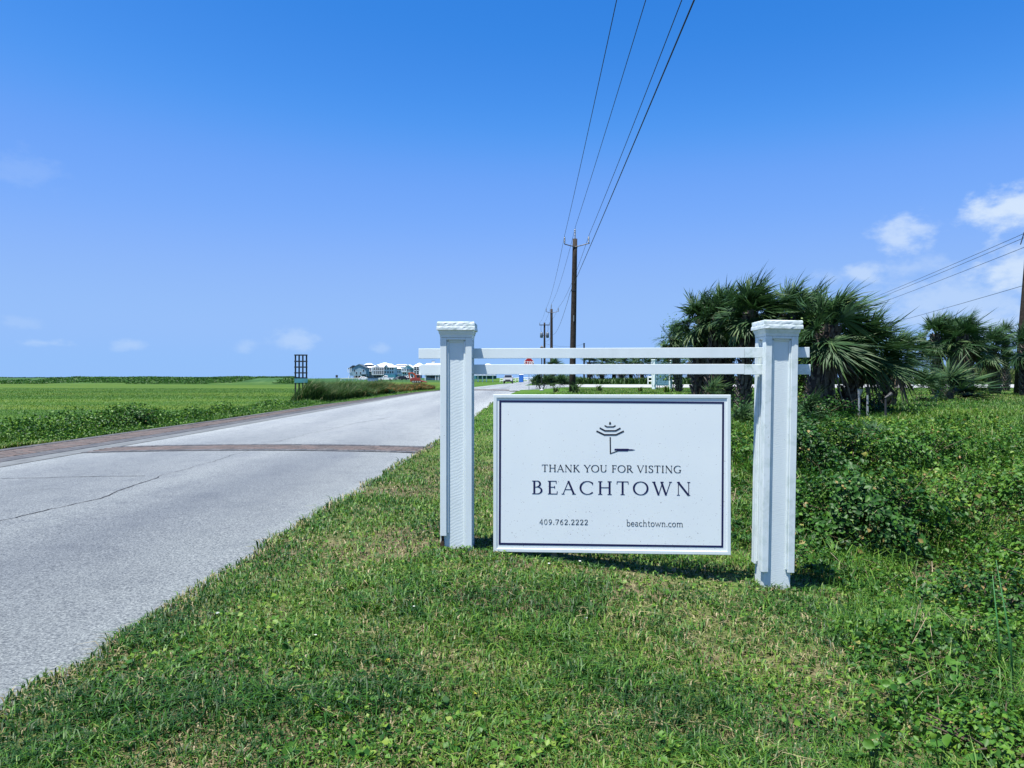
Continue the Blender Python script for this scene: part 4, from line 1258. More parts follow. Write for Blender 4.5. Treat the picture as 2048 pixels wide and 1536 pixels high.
h.wall(790, 815, 733, 757, WALLL); h.hip(788, 818, 733.4, 729.2, ROOFW, .4, ridge=.75); h.wall(793, 812, 729.5, 732, WALLG, 2, 7, 'lantern'); h.hip(791, 813, 729.7, 728.4, ROOFW, .3, 2, 7, .7)
for k in range(6): h.win(795 + 3 * k, 731, .8, .7, 2)
for p in (792, 796, 800): h.win(p, 738); h.win(p, 744)
h.balcony(790, 802, 748, 3); h.hip(791, 804, 737.5, 734.5, ROOFW, .3, -2.5, 2)
h = House(803, 828, 757, 460, 'teal house with white front gable beside the excavator')
h.wall(804, 822, 737, 751, TEALL); h.wall(822.2, 828, 736, 751, WALLB, 1.0, 11, 'side_wall'); h.gable(806, 827, 737, 730, ROOFW, TEALL, .6); h.hip(803, 828, 737.2, 733, ROOFW, .3, 1, 11)
for p in (806.5, 811, 816, 820): h.win(p, 740.5); h.win(p, 746.5)
h.balcony(804, 813, 743.5, 2); h.posts([804.5, 810, 815, 821, 827], 751, 757, WALLW); h.wall(804, 827, 751.2, 757, SHADE, 4, 5, 'undercroft')
h = House(827, 842, 757, 430, 'white house with steep white roof and dark balconies')
h.wall(828, 840, 733.5, 757, WALLB, 1, 10); h.hip(826, 848, 733.6, 725.6, ROOFW, .5, -1, 11, .1); h.balcony(828.5, 839, 740.8, 2); h.balcony(828.5, 839, 748.6, 2)
for p in (831, 836.5): h.win(p, 737, 1.6, 1.7, 1); h.win(p, 745, 1.6, 1.7, 1); h.win(p, 753, 1.6, 1.7, 1)
h = House(838, 905, 757, 300, 'broad plain white building with open ground floor and pale roof', 14)
h.wall(838.5, 905, 731, 749, WALLW, name='wall'); h.wall(838, 905.4, 749.05, 750.2, WALLW, -.6, 0.0, 'eave'); h.wall(850, 905, 750.3, 760, WALLL, 3, 10, 'ground_floor'); h.hip(846, 898, 730.9, 725.8, ROOFW, .2, 3, 11, .8)
h.wall(860.5, 866, 722, 726.5, WALLW, 6, 7, 'chimney'); h.wall(860, 866.5, 721, 721.9, DARKM, 5.8, 7.2, 'chimney_cap')
for p, w_ in ((854.5, 1.2), (860, 1.0), (864, 1.0), (868.3, 1.2), (874, .8)): h.win(p, 753.5, w_, .75, 3)
h.posts([839.5, 850.5, 871.5, 876.5, 881, 890], 750.2, 760, WALLW, -.3, .28)
h = House(944, 992, 760, 240, 'white open sided house with pointed roof right of the left post', 9)
h.wall(950, 992, 737, 749.5, WALLW, 0); h.hip(950, 1000, 737.2, 727, ROOFW, .6, ridge=.1)
h.posts([946.5, 956, 965, 973, 985.5], 749.6, 761, WALLW, -.2, .32); h.wall(946, 992, 749.6, 750.8, WALLW, -1, 0, 'beam')
h.wall(946, 992, 751, 758, WALLT, 7, 8, 'undercroft')
for p in (956, 966, 976): h.win(p, 743, 1, 1.2)

# highway sign behind the palms, flood lights on the lawn
d = 48.0; x = at(1822, d); z = T(x, d)
HS = thing('road_sign', (x, d, z), 'back of a pale blue road sign on two white legs behind palms', 'road sign')
for s in (-.12, .14): MB().box(s - .03, s + .03, -.03, .03, -.2, 1.9).build('leg', WHT, HS)
MB().box(-.2, 1.35, .032, .06, 1.0, 2.05).build('panel', BLU, HS)
GL = 'garden flood lights by the palm trunks'
for px, py0, py1, d, tilt, lab in ((1718, 806, 779, 17.0, 0.2, 'white stub garden light nearest the palm trunk'), (1735, 804, 774, 17.2, .1, 'garden light with dark upright head, middle of three'), (1771, 803, 783, 17.0, 1.05, 'garden light with dark cone head tilted to the right')):
    x = at(px, d); z = T(x, d); hgt = zat(py1, d) - z
    o = thing('flood_light', (x, d, z), lab, 'garden light', GL)
    MB().lathe([(.03, -.1), (.022, hgt * .75)], n=8).build('stake', STEEL if tilt < .5 else DARKM, o)
    Mx = Matrix.Translation((0, 0, hgt * .78)) @ Matrix.Rotation(tilt, 4, 'Y')
    MB().lathe([(.022, -.02), (.03, .02), (.062, .15), (.068, .165), (.055, .155)], n=12).xform(Mx).build('lamp_head', STEEL if px == 1718 else DARKM, o, smooth=False)

# smaller copy of the sign down the side road
S2 = dup(SIGN, location=(at(1324, 50), 50.0, T(at(1324, 50), 50) - .05), rotation_euler=(0, 0, rad(56)))
tag(S2, 'smaller distant white sign of the same kind beyond the board')
# ------------------------------------------------------------------ vegetation
def blades(name, P, H, Wd, mat, rnd, az=None, lean=None, label=None, parent=None, kind='stuff', curl=.3):
    """One joined mesh of bent grass blades."""
    n = len(P); r = rs
    az = r.rand(n) * 2 * np.pi if az is None else az; lean = .25 + .5 * r.rand(n) if lean is None else lean
    ld = np.stack([np.cos(az), np.sin(az), np.zeros(n)], 1); sa = az + np.pi / 2 + r.randn(n) * .6
    sd_ = np.stack([np.cos(sa), np.sin(sa), np.zeros(n)], 1) * (Wd / 2)[:, None]; up = np.array([0, 0, 1.0])
    mid = P + up * (H * .55)[:, None] + ld * (H * lean * .28)[:, None]
    tip = P + up * (H * np.clip(1 - curl * lean, .15, 1))[:, None] + ld * (H * lean)[:, None]
    base = P - up * (.02 + H * .05)[:, None]
    V = np.stack([base - sd_, base + sd_, mid + sd_ * .85, mid - sd_ * .85, tip], 1).reshape(-1, 3)
    k = np.arange(n)[:, None] * 5
    me = np_mesh(name, V, [k + np.array([[0, 1, 2, 3]]), k + np.array([[3, 2, 4]])], mat, np.repeat(rnd, 5))
    o = bpy.data.objects.new(name, me); link(o, parent)
    return tag(o, label, None, None, kind)


def leaves_geo(P, size, nrm=None, flat_=.5, aspect=.8):
    n = len(P); r = rs
    nrm = r.randn(n, 3) * flat_ + np.array([0, 0, 1.0]) if nrm is None else nrm
    nrm = nrm / np.linalg.norm(nrm, axis=1)[:, None]
    t = r.randn(n, 3); t -= nrm * (t * nrm).sum(1)[:, None]; t /= np.linalg.norm(t, axis=1)[:, None]; b_ = np.cross(nrm, t)
    s = size[:, None]; f = .18
    V = np.stack([P - t * s * .5, P + b_ * s * .5 * aspect - t * s * .05 + nrm * s * f, P + t * s * .5 - nrm * s * .08, P - b_ * s * .5 * aspect - t * s * .05 + nrm * s * f], 1).reshape(-1, 3)
    k = np.arange(n)[:, None] * 4
    return V, [k + np.array([[0, 1, 2]]), k + np.array([[0, 2, 3]])]


def leaves(name, P, size, mat, rnd, label=None, parent=None, kind='stuff', **kw):
    V, F = leaves_geo(P, size, **kw)
    o = bpy.data.objects.new(name, np_mesh(name, V, F, mat, np.repeat(rnd, 4))); link(o, parent)
    return tag(o, label, None, None, kind)


GRASS = leaf_mat('lawn_grass', [(0, (.010, .045, .006)), (.25, (.030, .105, .010)), (.45, (.062, .160, .014)), (.62, (.125, .220, .026)), (.72, (.155, .185, .042)), (.82, (.21, .18, .085)), (1, (.34, .29, .165))], .5, .3, .25)
WEED = leaf_mat('weed_leaves', [(0, (.007, .036, .007)), (.35, (.028, .100, .012)), (.6, (.070, .170, .016)), (.8, (.145, .24, .026)), (.93, (.22, .24, .06)), (1, (.24, .13, .06))], .5, .28, .25)
TALL = leaf_mat('tall_grass', [(0, (.020, .060, .016)), (.4, (.045, .10, .022)), (.65, (.09, .14, .035)), (.85, (.20, .20, .09)), (1, (.33, .29, .17))], .5, .3, .2)
STRAW = leaf_mat('dry_stems', [(0, (.10, .07, .045)), (.5, (.24, .19, .12)), (1, (.42, .37, .26))], .7, .2, .1)
ORANGE = leaf_mat('orange_weeds', [(0, (.05, .06, .02)), (.4, (.10, .10, .03)), (.7, (.26, .11, .03)), (1, (.36, .15, .05))], .6, .2, .2)


def frustum(x, y, m=1.1): return (np.abs(x) < .72 * y + m)


def veg_edge(y): return np.interp(y, [2, 3, 4.5, 5.5, 6.3, 7, 9, 14, 20], [1.05, 1.45, 2.15, 2.8, 2.45, 2.05, 2.0, 2.6, 4.0])


# mown lawn of the verge
n = 430000
y = 2.3 * (44 / 2.3) ** rs.rand(n); x = (rs.rand(n) * 2 - 1) * (.75 * y + 1.0)
jit = (fbm(x * 3 + 3, y * 3, 31) - .5) * .22
edge = xr(y) + .0 + jit
k = (x > edge) & (x < np.minimum(veg_edge(y) + .9, 9)) & ((x < veg_edge(y)) | (rs.rand(n) < .35))
x, y = x[k], y[k]; n = len(x)
p = fbm(x * .9, y * .9, 21, 4); q = fbm(x * 2.6, y * 2.6, 22, 3); de = x - xr(y)
straw = np.clip(.08 + .55 * sstep(.51, .67, p) + .45 * (1 - sstep(.0, .25, de)) + .35 * sstep(.55, .72, q), 0, .9)
keep = rs.rand(n) > .62 * sstep(.52, .66, p) * sstep(.38, .6, q)
x, y, straw, p, q = x[keep], y[keep], straw[keep], p[keep], q[keep]; n = len(x)
is_st = rs.rand(n) < straw * .62
tone = fbm(x * 1.6 + 40, y * 1.6, 27, 3)
rnd = np.where(is_st, .66 + .34 * rs.rand(n), np.clip(.0 + .64 * rs.rand(n) ** 1.15 + .8 * (tone - .5), 0, .66))
sc_ = np.sqrt(np.maximum(y, 2.8) / 3.2)
H = (.020 + .034 * rs.rand(n) ** 1.4) * (1 + .8 * sstep(.5, .7, fbm(x * 1.3, y * 1.3, 24)) + .55 * sstep(.60, .74, fbm(x * 6, y * 6, 25, 2))) * np.where(is_st, .8, 1) * (1 + .12 * (sc_ - 1))
Wd = (.0042 + .0042 * rs.rand(n)) * sc_ * 1.05
lean = np.where(is_st, 1.0 + 1.4 * rs.rand(n), .4 + 1.5 * rs.rand(n))
P = np.stack([x, y, terrain(x, y) + .028], 1)
blades('lawn_grass', P, H, Wd, GRASS, rnd, None, lean, 'short mown grass of the verge with dry straw patches')

# small round leaves of creeping weeds in the lawn
n = 22000
y = 2.6 * (12 / 2.6) ** rs.rand(n); x = (rs.rand(n) * 2 - 1) * (.75 * y + .6)
k = (x > xr(y) + .12) & (x < veg_edge(y)) & (fbm(x * 1.4, y * 1.4, 33) + .25 * sstep(4.6, 5.6, y) + .1 * sstep(0, 1.5, x) > .56); x, y = x[k], y[k]; n = len(x)
leaves('lawn_weeds', np.stack([x, y, terrain(x, y) + .035 + .03 * rs.rand(n)], 1), .016 + .026 * rs.rand(n) ** 2, WEED, np.clip(.15 + .7 * rs.rand(n), 0, 1), 'low creeping leaves scattered through the mown grass', flat_=.45, aspect=1.0)

# ditch and bank: vines, long grass, dry stems
def mound(x, y):
    m = .22 * sstep(.42, .72, fbm(x * .9 + 5, y * .9, 41)) + .10 * fbm(x * 2.5, y * 2.5, 42)
    for bx, by, rx, ry, h in ((3.55, 7.7, .95, .75, .52), (4.3, 10.6, 1.1, .7, .55), (6.3, 8.6, 1.5, 1.0, .42), (5.0, 6.2, .8, .6, .25), (2.9, 11.2, .7, .8, .40), (7.4, 11.2, 1.5, 1.0, .3), (5.6, 11.5, 1.0, .7, .3)):
        m = np.maximum(m, 1.2 * h * np.sqrt(np.clip(1 - ((x - bx) / rx) ** 2 - ((y - by) / ry) ** 2, 0, 1)) + .5 * m * 0)
    return m


n = 130000
y = 2.6 * (17 / 2.6) ** (rs.rand(n) ** .8); x = rs.rand(n) * (.74 * y + 1.5)
cov = fbm(x * 1.7, y * 1.7, 44)
k = (x > veg_edge(y) - .1 + .35 * (fbm(x * 2, y * 2, 45) - .5)) & (y < 15.5) & ((cov > .45) | (rs.rand(n) < .28)); x, y = x[k], y[k]; n = len(x)
m_ = mound(x, y) * (.35 + .65 * sstep(0, .8, x - veg_edge(y)))
hgt = m_ * (1 - .5 * rs.rand(n) ** 2.2) + .05 * rs.rand(n) + .02
shade_ = fbm(x * .8, y * .8, 46)
rnd = np.clip(.10 + .60 * rs.rand(n) + .85 * (shade_ - .5) + .10 * sstep(4, 7, x), 0, .86); rnd = np.where(rs.rand(n) < .022, .93 + .07 * rs.rand(n), rnd)
leaves('vine_leaves', np.stack([x, y, terrain(x, y) + hgt], 1), (.018 + .034 * rs.rand(n) ** 2 + .030 * (rs.rand(n) < .10)) * np.sqrt(np.maximum(y, 4) / 6), WEED, rnd, 'tangle of small dark green vine leaves filling the ditch', flat_=.75, aspect=.75)
n = 80000
y = 2.6 * (17 / 2.6) ** rs.rand(n); x = rs.rand(n) * (.74 * y + 1.5)
k = (x > veg_edge(y) - .25) & (y < 16) & (fbm(x * 1.2, y * 1.2, 48) > .44); x, y = x[k], y[k]; n = len(x)
P = np.stack([x, y, terrain(x, y) + .4 * mound(x, y) * rs.rand(n)], 1)
blades('ditch_grass', P, .08 + .30 * rs.rand(n) ** 1.8 * sstep(.5, 1.5, x - veg_edge(y) + .8), (.004 + .003 * rs.rand(n)) * np.sqrt(y / 4), GRASS, np.clip(.1 + .55 * rs.rand(n), 0, 1), None, .4 + 1.2 * rs.rand(n), 'long uneven grass growing along the ditch', curl=.45)
n = 3000
y = 3.4 * (14 / 3.4) ** rs.rand(n); x = rs.rand(n) * (.74 * y + 1.3)
k = (x > veg_edge(y) + .25); x, y = x[k], y[k]; n = len(x)
P = np.stack([x, y, terrain(x, y) + mound(x, y) * rs.rand(n)], 1)
blades('dry_stems', P, .08 + .20 * rs.rand(n) ** 1.5, (.0025 + .002 * rs.rand(n)) * np.sqrt(y / 4), STRAW, .8 * rs.rand(n), None, 1.0 + 1.6 * rs.rand(n), 'dry pale stems and twigs tangled in the ditch plants', curl=.5)

# bank and lawn on the far side of the ditch, strip by the side road
n = 170000
y = 10.5 * (56 / 10.5) ** rs.rand(n); x = 1.0 + rs.rand(n) * (.76 * y + 2)
k = (x > np.maximum(veg_edge(y) - .4, xr(y) + 2.0)) & (terrain(x, y) > -.4); x, y = x[k], y[k]; n = len(x)
tone = fbm(x * .5, y * .5, 52, 4)
st = rs.rand(n) < .10 + .4 * sstep(.5, .7, fbm(x * .35, y * .2, 53))
rnd = np.where(st, .6 + .3 * rs.rand(n), np.clip(.15 + .45 * rs.rand(n) + .7 * (tone - .5), 0, .68))
blades('bank_grass', np.stack([x, y, terrain(x, y)], 1), (.07 + .10 * rs.rand(n)) * np.interp(y, [10, 18, 24, 32, 56], [1, 1.3, 1.3, .6, .4]), (.007 + .005 * rs.rand(n)) * np.sqrt(y / 10), GRASS, rnd, None, .3 + .9 * rs.rand(n), 'uncut green grass on the bank below the palms')
n = 15000
y = 10.5 * (30 / 10.5) ** rs.rand(n); x = 2 + rs.rand(n) * (.76 * y)
k = fbm(x * .6, y * .6, 55) > .46; x, y = x[k], y[k]; n = len(x)
leaves('bank_weeds', np.stack([x, y, terrain(x, y) + .06 + .10 * rs.rand(n)], 1), .03 + .035 * rs.rand(n), WEED, np.clip(.20 + .6 * rs.rand(n), 0, .9), 'low leafy weeds among the grass of the bank')

# left-hand verge: weeds, tufts, then the marsh
n = 110000
y = 9.5 * (70 / 9.5) ** rs.rand(n); x = xb(y) - .02 + .16 * (fbm(y * 2.0, y * .3, 62) - .5) - (rs.rand(n) ** 1.5) * (2.6 + .05 * y)
k = frustum(x, y, 2.5); x, y = x[k], y[k]; n = len(x); dd = xb(y) - x
hh = (.04 + .20 * rs.rand(n) ** 1.4) * (.35 + .65 * sstep(.2, 1.1, dd)) * (1 + .9 * sstep(.5, .7, fbm(x * .5, y * .4, 61)))
rnd = np.clip(.08 + .50 * rs.rand(n) + .6 * (fbm(x * .8, y * .5, 63) - .5) + .1 * (dd < .3), 0, .8)
blades('verge_grass', np.stack([x, y, terrain(x, y)], 1), hh, (.008 + .006 * rs.rand(n)) * np.sqrt(y / 10), GRASS, rnd, None, .3 + .9 * rs.rand(n), 'rough green grass along the far side of the road')
n = 60000
y = 10 * (60 / 10) ** rs.rand(n); x = xb(y) - .05 - rs.rand(n) ** 1.2 * (2.6 + .03 * y)
k = frustum(x, y, 2.5) & (y < 34); x, y = x[k], y[k]; n = len(x); dd = xb(y) - x
top = (.06 + (.22 + .46 * sstep(.38, .62, fbm(x * .45, y * .35, 66))) * sstep(.35, 1.1, dd) * (1 - sstep(1.8, 3.0, dd))) * (1 - .5 * sstep(24, 34, y))
leaves('verge_weeds', np.stack([x, y, terrain(x, y) + top * rs.rand(n) ** .6], 1), (.035 + .04 * rs.rand(n)) * np.sqrt(y / 14), WEED, np.clip(.08 + .70 * rs.rand(n), 0, .86), 'leafy roadside weeds between the bricks and the marsh', flat_=.8)
n = 130000
y = 13 * (130 / 13) ** rs.rand(n); x = xb(y) - 1.6 - rs.rand(n) * (.62 * y + 4)
k = frustum(x, y, 3) & (x < np.where(y > 60, -.27 * y, 1e9)); x, y = x[k], y[k]; n = len(x)
blades('marsh_grass', np.stack([x, y, terrain(x, y)], 1), .06 + .09 * rs.rand(n), (.010 + .008 * rs.rand(n)) * np.sqrt(y / 14), GRASS, np.clip(.24 + .30 * rs.rand(n) + .5 * (fbm(x * .03, y * .10, 68) - .5), 0, .85), None, .3 + .8 * rs.rand(n), 'fine marsh grass covering the flat field on the left')
# tall dark wind-blown grass bank and the orange weeds
def bank(px): return np.interp(px, [575, 592, 610, 640, 700, 760, 790, 900], [.25, .95, 1.45, 1.3, 1.25, 1.15, .95, .95])
n = 84000
y = 37 + 26 * rs.rand(n); x = xb(y) - .9 - rs.rand(n) * (6.0 - (y - 37) * .10)
px_ = 1024 + FPX * x / y; k = (px_ > 578) & (px_ < 905) & (x < xb(y) - .9); x, y, px_ = x[k], y[k], px_[k]; n = len(x)
hh = bank(px_) * (.45 + .95 * fbm(x * .55, y * .35, 81)) * (.45 + .65 * rs.rand(n) ** .8) * (.6 + .4 * sstep(0, 1.5, xb(y) - .9 - x))
orng = (px_ > 765 + 30 * rs.randn(n)) & (rs.rand(n) < .75)
a = ~orng
blades('tall_bank_grass', np.stack([x, y, terrain(x, y)], 1)[a], hh[a], (.020 + .018 * rs.rand(n))[a], TALL, np.clip(.0 + .5 * rs.rand(n) + .5 * (rs.rand(n) > .86), 0, 1)[a], (rs.randn(n) * .7)[a], (.25 + .6 * rs.rand(n))[a], 'tall dark wind blown grass along the far verge')
blades('orange_weeds', np.stack([x, y, terrain(x, y)], 1)[orng], hh[orng] * .9, (.03 + .03 * rs.rand(n))[orng], ORANGE, rs.rand(n)[orng], (rs.randn(n) * 1.5)[orng], (.25 + .6 * rs.rand(n))[orng], 'orange tinged weeds below the excavator')

# reeds behind the side road on the right
n = 20000
y = 103 + 5 * rs.rand(n); x = 48 + rs.rand(n) * 36
hh = (2.4 + 1.3 * fbm(x * .4, y * .4, 71)) * (.6 + .4 * rs.rand(n))
blades('reed_bed', np.stack([x, y, terrain(x, y)], 1), hh, .05 + .06 * rs.rand(n), TALL, np.clip(.35 + .6 * rs.rand(n) ** 1.3, 0, 1), rs.randn(n) * .8, .15 + .4 * rs.rand(n), 'tall yellow green reeds along the far side of the side road')
n = 16000
y = 103 + 8 * rs.rand(n); x = 3 + rs.rand(n) * 46
blades('roadside_bushes', np.stack([x, y, terrain(x, y)], 1), (.6 + 1.3 * fbm(x * .25, y * .3, 73)) * (.6 + .5 * rs.rand(n)), .09 + .10 * rs.rand(n), TALL, np.clip(.0 + .5 * rs.rand(n), 0, 1), None, .3 + .7 * rs.rand(n), 'dark green undergrowth beyond the side road')
# scrub on the dune crest
n = 70000
y = 232 + 60 * rs.rand(n); x = -(.27 + rs.rand(n) * .50) * y
k = fbm(x * .06, y * .06, 76) > .40; x, y = x[k], y[k]; n = len(x)
leaves('dune_scrub', np.stack([x, y, terrain(x, y) + .40 * rs.rand(n) ** 1.5], 1), .25 + .35 * rs.rand(n), WEED, np.clip(.05 + .5 * rs.rand(n), 0, .8), 'low dark scrub covering the distant dunes', flat_=.6)


# ------------------------------------------------------------------ palms
FROND = leaf_mat('palm_frond', [(0, (.014, .042, .018)), (.4, (.034, .084, .026)), (.7, (.075, .130, .038)), (.88, (.11, .14, .04)), (1, (.20, .17, .08))], .55, .28, .2)
DEAD = leaf_mat('dead_frond', [(0, (.035, .026, .02)), (.5, (.10, .078, .055)), (1, (.24, .20, .15))], .7, .25, .08)
BOOT = plain('palm_leaf_bases', (.10, .088, .078), .9, .2, 0, .55, 14)
TRUNK = plain('palm_trunk_fibre', (.040, .033, .028), .95, .15, 0, .5, 12)


def frond_geo(az, el, L, nl, wind, droop, r):
    d = np.array([math.cos(az) * math.cos(el), math.sin(az) * math.cos(el), math.sin(el)]) + wind * np.array([.34, .05, 0.0]); d /= np.linalg.norm(d)
    Lp = L * .37; V = []; F3 = []; F4 = []; Rn = []
    hub = d * Lp + np.array([0, 0, -.06 * L * droop])
    f = d + np.array([0, 0, -.55 * droop]) + wind * np.array([.30, 0, 0]); f /= np.linalg.norm(f)
    s = np.cross(f, [0, 0, 1.0]); s /= (np.linalg.norm(s) + 1e-6); u = np.cross(s, f)
    ro = r.randn() * .45; s, u = s * math.cos(ro) + u * math.sin(ro), u * math.cos(ro) - s * math.sin(ro)
    # petiole
    w = .014; o = 0
    V += [-s * w * 1.6, s * w * 1.6, hub + s * w, hub - s * w]; F4.append((0, 1, 2, 3)); Rn += [.55] * 4
    base = r.rand() ** 1.5 * .26
    th = np.linspace(-rad(112), rad(112), nl); dth = th[1] - th[0]
    for t in th:
        t = t + r.randn() * .03
        l = f * math.cos(t) + s * math.sin(t) + u * (.28 * abs(math.sin(t)) + .05 * r.randn()); l /= np.linalg.norm(l)
        m = s * math.cos(t) - f * math.sin(t)
        ln = L * .62 * (.66 + .34 * math.cos(t * .8)) * (1 + .17 * r.randn()); g = np.array([0, 0, -1.0]) * droop * (1 + .75 * r.randn()); wv = wind * np.array([.42, .06, .03]) * (1 + .3 * r.randn())
        def pt(q): return hub + l * ln * q + (g * .34 + wv) * ln * q ** 2.2
        w1 = ln * .36 * math.tan(dth / 2) * 1.5; w2 = w1 * .62; n0 = len(V); tw = m * .8 + u * r.randn() * .4
        V += [hub, pt(.38) + m * w1, pt(.38) - m * w1, pt(.72) + tw * w2, pt(.72) - tw * w2, pt(1.0)]
        F3 += [(n0, n0 + 1, n0 + 2), (n0 + 3, n0 + 5, n0 + 4)]; F4.append((n0 + 1, n0 + 3, n0 + 4, n0 + 2))
        c = base + .34 * r.rand() + (.25 if r.rand() < .06 else 0); Rn += [c, c, c, min(1, c + .05), min(1, c + .05), min(1, c + .28 * r.rand())]
    return np.array(V), [np.array(F3), np.array(F4)], np.array(Rn)


ELS = [rad(v) for v in (78, 55, 32, 10, -14, -40)]; AZN = 12; POOL = {}; DPOOL = []; MIDP = {}
_r = np.random.RandomState(99)
for ei, el in enumerate(ELS):
    for ai in range(AZN):
        V, F, Rn = frond_geo(2 * math.pi * (ai + .5 * (ei % 2)) / AZN + _r.randn() * .12, el + _r.randn() * .1, 1.0 * (1 + .08 * _r.randn()), 38, .55, .18 + .28 * (1 - ei / 6) + .28 * _r.rand(), _r)
        POOL[ei, ai] = np_mesh('frond', V, F, FROND, Rn)
for k in range(12):
    V, F, Rn = frond_geo(2 * math.pi * k / 12, rad(-58) + _r.randn() * .15, .85, 24, .35, 1.3, _r); DPOOL.append(np_mesh('dead_frond', V, F, DEAD, _r.rand() * .3 + .7 * Rn))


def palm_trunk(o, H, r, leanx, boots=True, seed=0):
    q = np.random.RandomState(seed); ks = 10
    pts = [(leanx * (k / ks) ** 1.4, 0, -.25 * (k == 0) + H * k / ks) for k in range(ks + 1)]
    MB().tube(pts, [r * (1.12 - .2 * k / ks + .06 * q.randn()) for k in range(ks + 1)], 12).build('trunk', TRUNK, o, smooth=True)
    if not boots: return
    mb = MB(); nrow = max(6, int(H / .13))
    for j in range(nrow):
        z = .08 + (H - .1) * j / nrow; t = z / H; cx = leanx * t ** 1.4
        for i in range(7):
            a = 2 * math.pi * (i + .5 * (j % 2)) / 7 + q.randn() * .1; ca, sa = math.cos(a), math.sin(a); sgn = 1 if (i + j) % 2 else -1
            R_ = r * (1.04 - .16 * t); ln = .17 * (1 + .25 * q.randn()); w = .045; out = .055 * (1 + .5 * q.rand())
            def p(du, dv, dr): return (cx + (R_ + dr) * ca - du * sa, (R_ + dr) * sa + du * ca, z + dv)
            sk = .05 * sgn
            mb.add([p(-w, 0, -.02), p(w, 0, -.02), p(w * .7 + sk, ln, out), p(-w * .7 + sk, ln, out), p(-w * .6 + sk, ln + .015, out + .03), p(w * .6 + sk, ln + .015, out + .03), p(-w * .9, .0, .03), p(w * .9, 0, .03)],
                   [(0, 1, 2, 3), (3, 2, 5, 4), (6, 4, 5, 7), (0, 3, 4, 6), (1, 7, 5, 2), (0, 6, 7, 1)])
    tag(mb.build('leaf_bases', BOOT, o), kind='stuff')


def palm(px, d, cpx, cpy, R, tr, nf, label, group, nd=8, boots=True, seed=0, low=True, name='palm_tree'):
    q = np.random.RandomState(seed + 500)
    x = at(px, d); z = T(x, d); o = thing(name, (x, d, z), label, 'palm tree' if name == 'palm_tree' else 'palm', group)
    H = zat(cpy, d) - z; lx = at(cpx, d) - x
    if tr: palm_trunk(o, H, tr, lx, boots, seed)
    crown = bpy.data.objects.new('crown', None); 
    for k in range(nf):
        t = k / max(1, nf - 1)
        ei = min(5, int(6 * t ** .9)) if low else min(3, int(4 * t))
        f = bpy.data.objects.new('frond', POOL[ei, q.randint(AZN)]); link(f, o)
        s = R * (.92 + .22 * q.rand()); f.location = (lx + q.randn() * .04, q.randn() * .04, H - .18 * t * R + q.randn() * .03); f.scale = (s, s, s * (1 if q.rand() < .8 else .9)); f.rotation_euler = (0, 0, q.randn() * .16)
    bpy.data.objects.remove(crown)
    for k in range(nd):
        f = bpy.data.objects.new('dead_frond', DPOOL[q.randint(12)]); link(f, o)
        s = R * (.75 + .25 * q.rand()); f.location = (lx, 0, H - .2 * R - .1 * q.rand()); f.scale = (s, s, s); f.rotation_euler = (0, 0, q.randn() * .25)
    return o


GP = 'palms in the cluster behind the sign'; GQ = 'palms at the right edge of the lawn'; GF = 'palms in the far row beyond the side road'
palm(1636, 18.0, 1662, 652, 1.28, .25, 56, 'biggest wind swept palm right of the right post, thick dark trunk', GP, 10, seed=61)
palm(1690, 18.4, 1738, 690, 1.10, .17, 42, 'low leaning palm with fronds blown right beside the garden lights', GP, 5, seed=2)
palm(1486, 19.5, 1503, 622, 1.15, .13, 54, 'tallest palm of the cluster just left of the right post', GP, 8, seed=3)
palm(1428, 21.0, 1444, 626, 1.08, .22, 54, 'palm with the thickest trunk showing under the lower rail', GP, 8, seed=4)
palm(1398, 22.0, 1406, 638, 1.12, .18, 54, 'leftmost big palm of the cluster behind the rails', GP, 8, seed=5)
palm(1457, 23.5, 1462, 650, 1.15, .10, 44, 'slim trunked palm between the two thick trunks', GP, 6, seed=6)
palm(1548, 20.0, 1578, 630, 1.15, .16, 50, 'palm directly behind the right post', GP, 8, seed=7)
palm(1358, 38.0, 1345, 674, 1.1, .14, 40, 'small palm standing apart left of the big cluster', GP, 4, seed=8)
palm(1775, 20.5, 1790, 706, .92, .15, 38, 'palm at the right end of the cluster with fronds near the ground', GP, 12, seed=9)
palm(1600, 22.0, 1620, 640, 1.15, .14, 44, 'palm half hidden behind the biggest wind swept palm', GP, 8, seed=10)
palm(1874, 31.0, 1872, 668, 1.12, .17, 46, 'palm with pale criss cross trunk left in the right hand group', GQ, 6, seed=11)
palm(1932, 30.0, 1928, 672, 1.15, .24, 46, 'thick trunked palm in the middle of the right hand group', GQ, 6, seed=12)
palm(1990, 33.0, 1984, 692, 1.12, .19, 44, 'short palm with curved trunk left of the right edge pole', GQ, 5, seed=13)
palm(2012, 41.0, 2012, 668, 1.05, .13, 12, 'palm with a few upright fronds rising behind the right hand group', GQ, 0, seed=14, low=False)
palm(2052, 30.0, 2054, 690, 1.15, .18, 42, 'palm at the very right edge beside the pole', GQ, 5, seed=15)
palm(1905, 36.0, 1902, 662, 1.2, .14, 40, 'palm behind and between the two left ones of the right group', GQ, 4, seed=16)
for k, (px, lab) in enumerate([(1178, 'far row palm just right of the nearest pole'), (1204, 'second far row palm right of the nearest pole'), (1228, 'third far row palm right of the nearest pole'), (1243, 'fourth far row palm right of the nearest pole'),
                               (1262, 'fifth far row palm right of the nearest pole'), (1284, 'sixth far row palm right of the nearest pole'), (1308, 'far row palm above the smaller distant sign'), (1334, 'far row palm right of the smaller distant sign'), (1378, 'far row palm behind the leftmost cluster palms')]):
    palm(px, 106 + (k * 7 % 5), px, 724 + (k * 5 % 4), 2.0, .30, 22, lab, GF, 5, boots=False, seed=20 + k)
palm(1107, 78, 1107, 731, 1.15, .15, 26, 'small dark palm behind the second utility pole', None, 3, boots=False, seed=40)
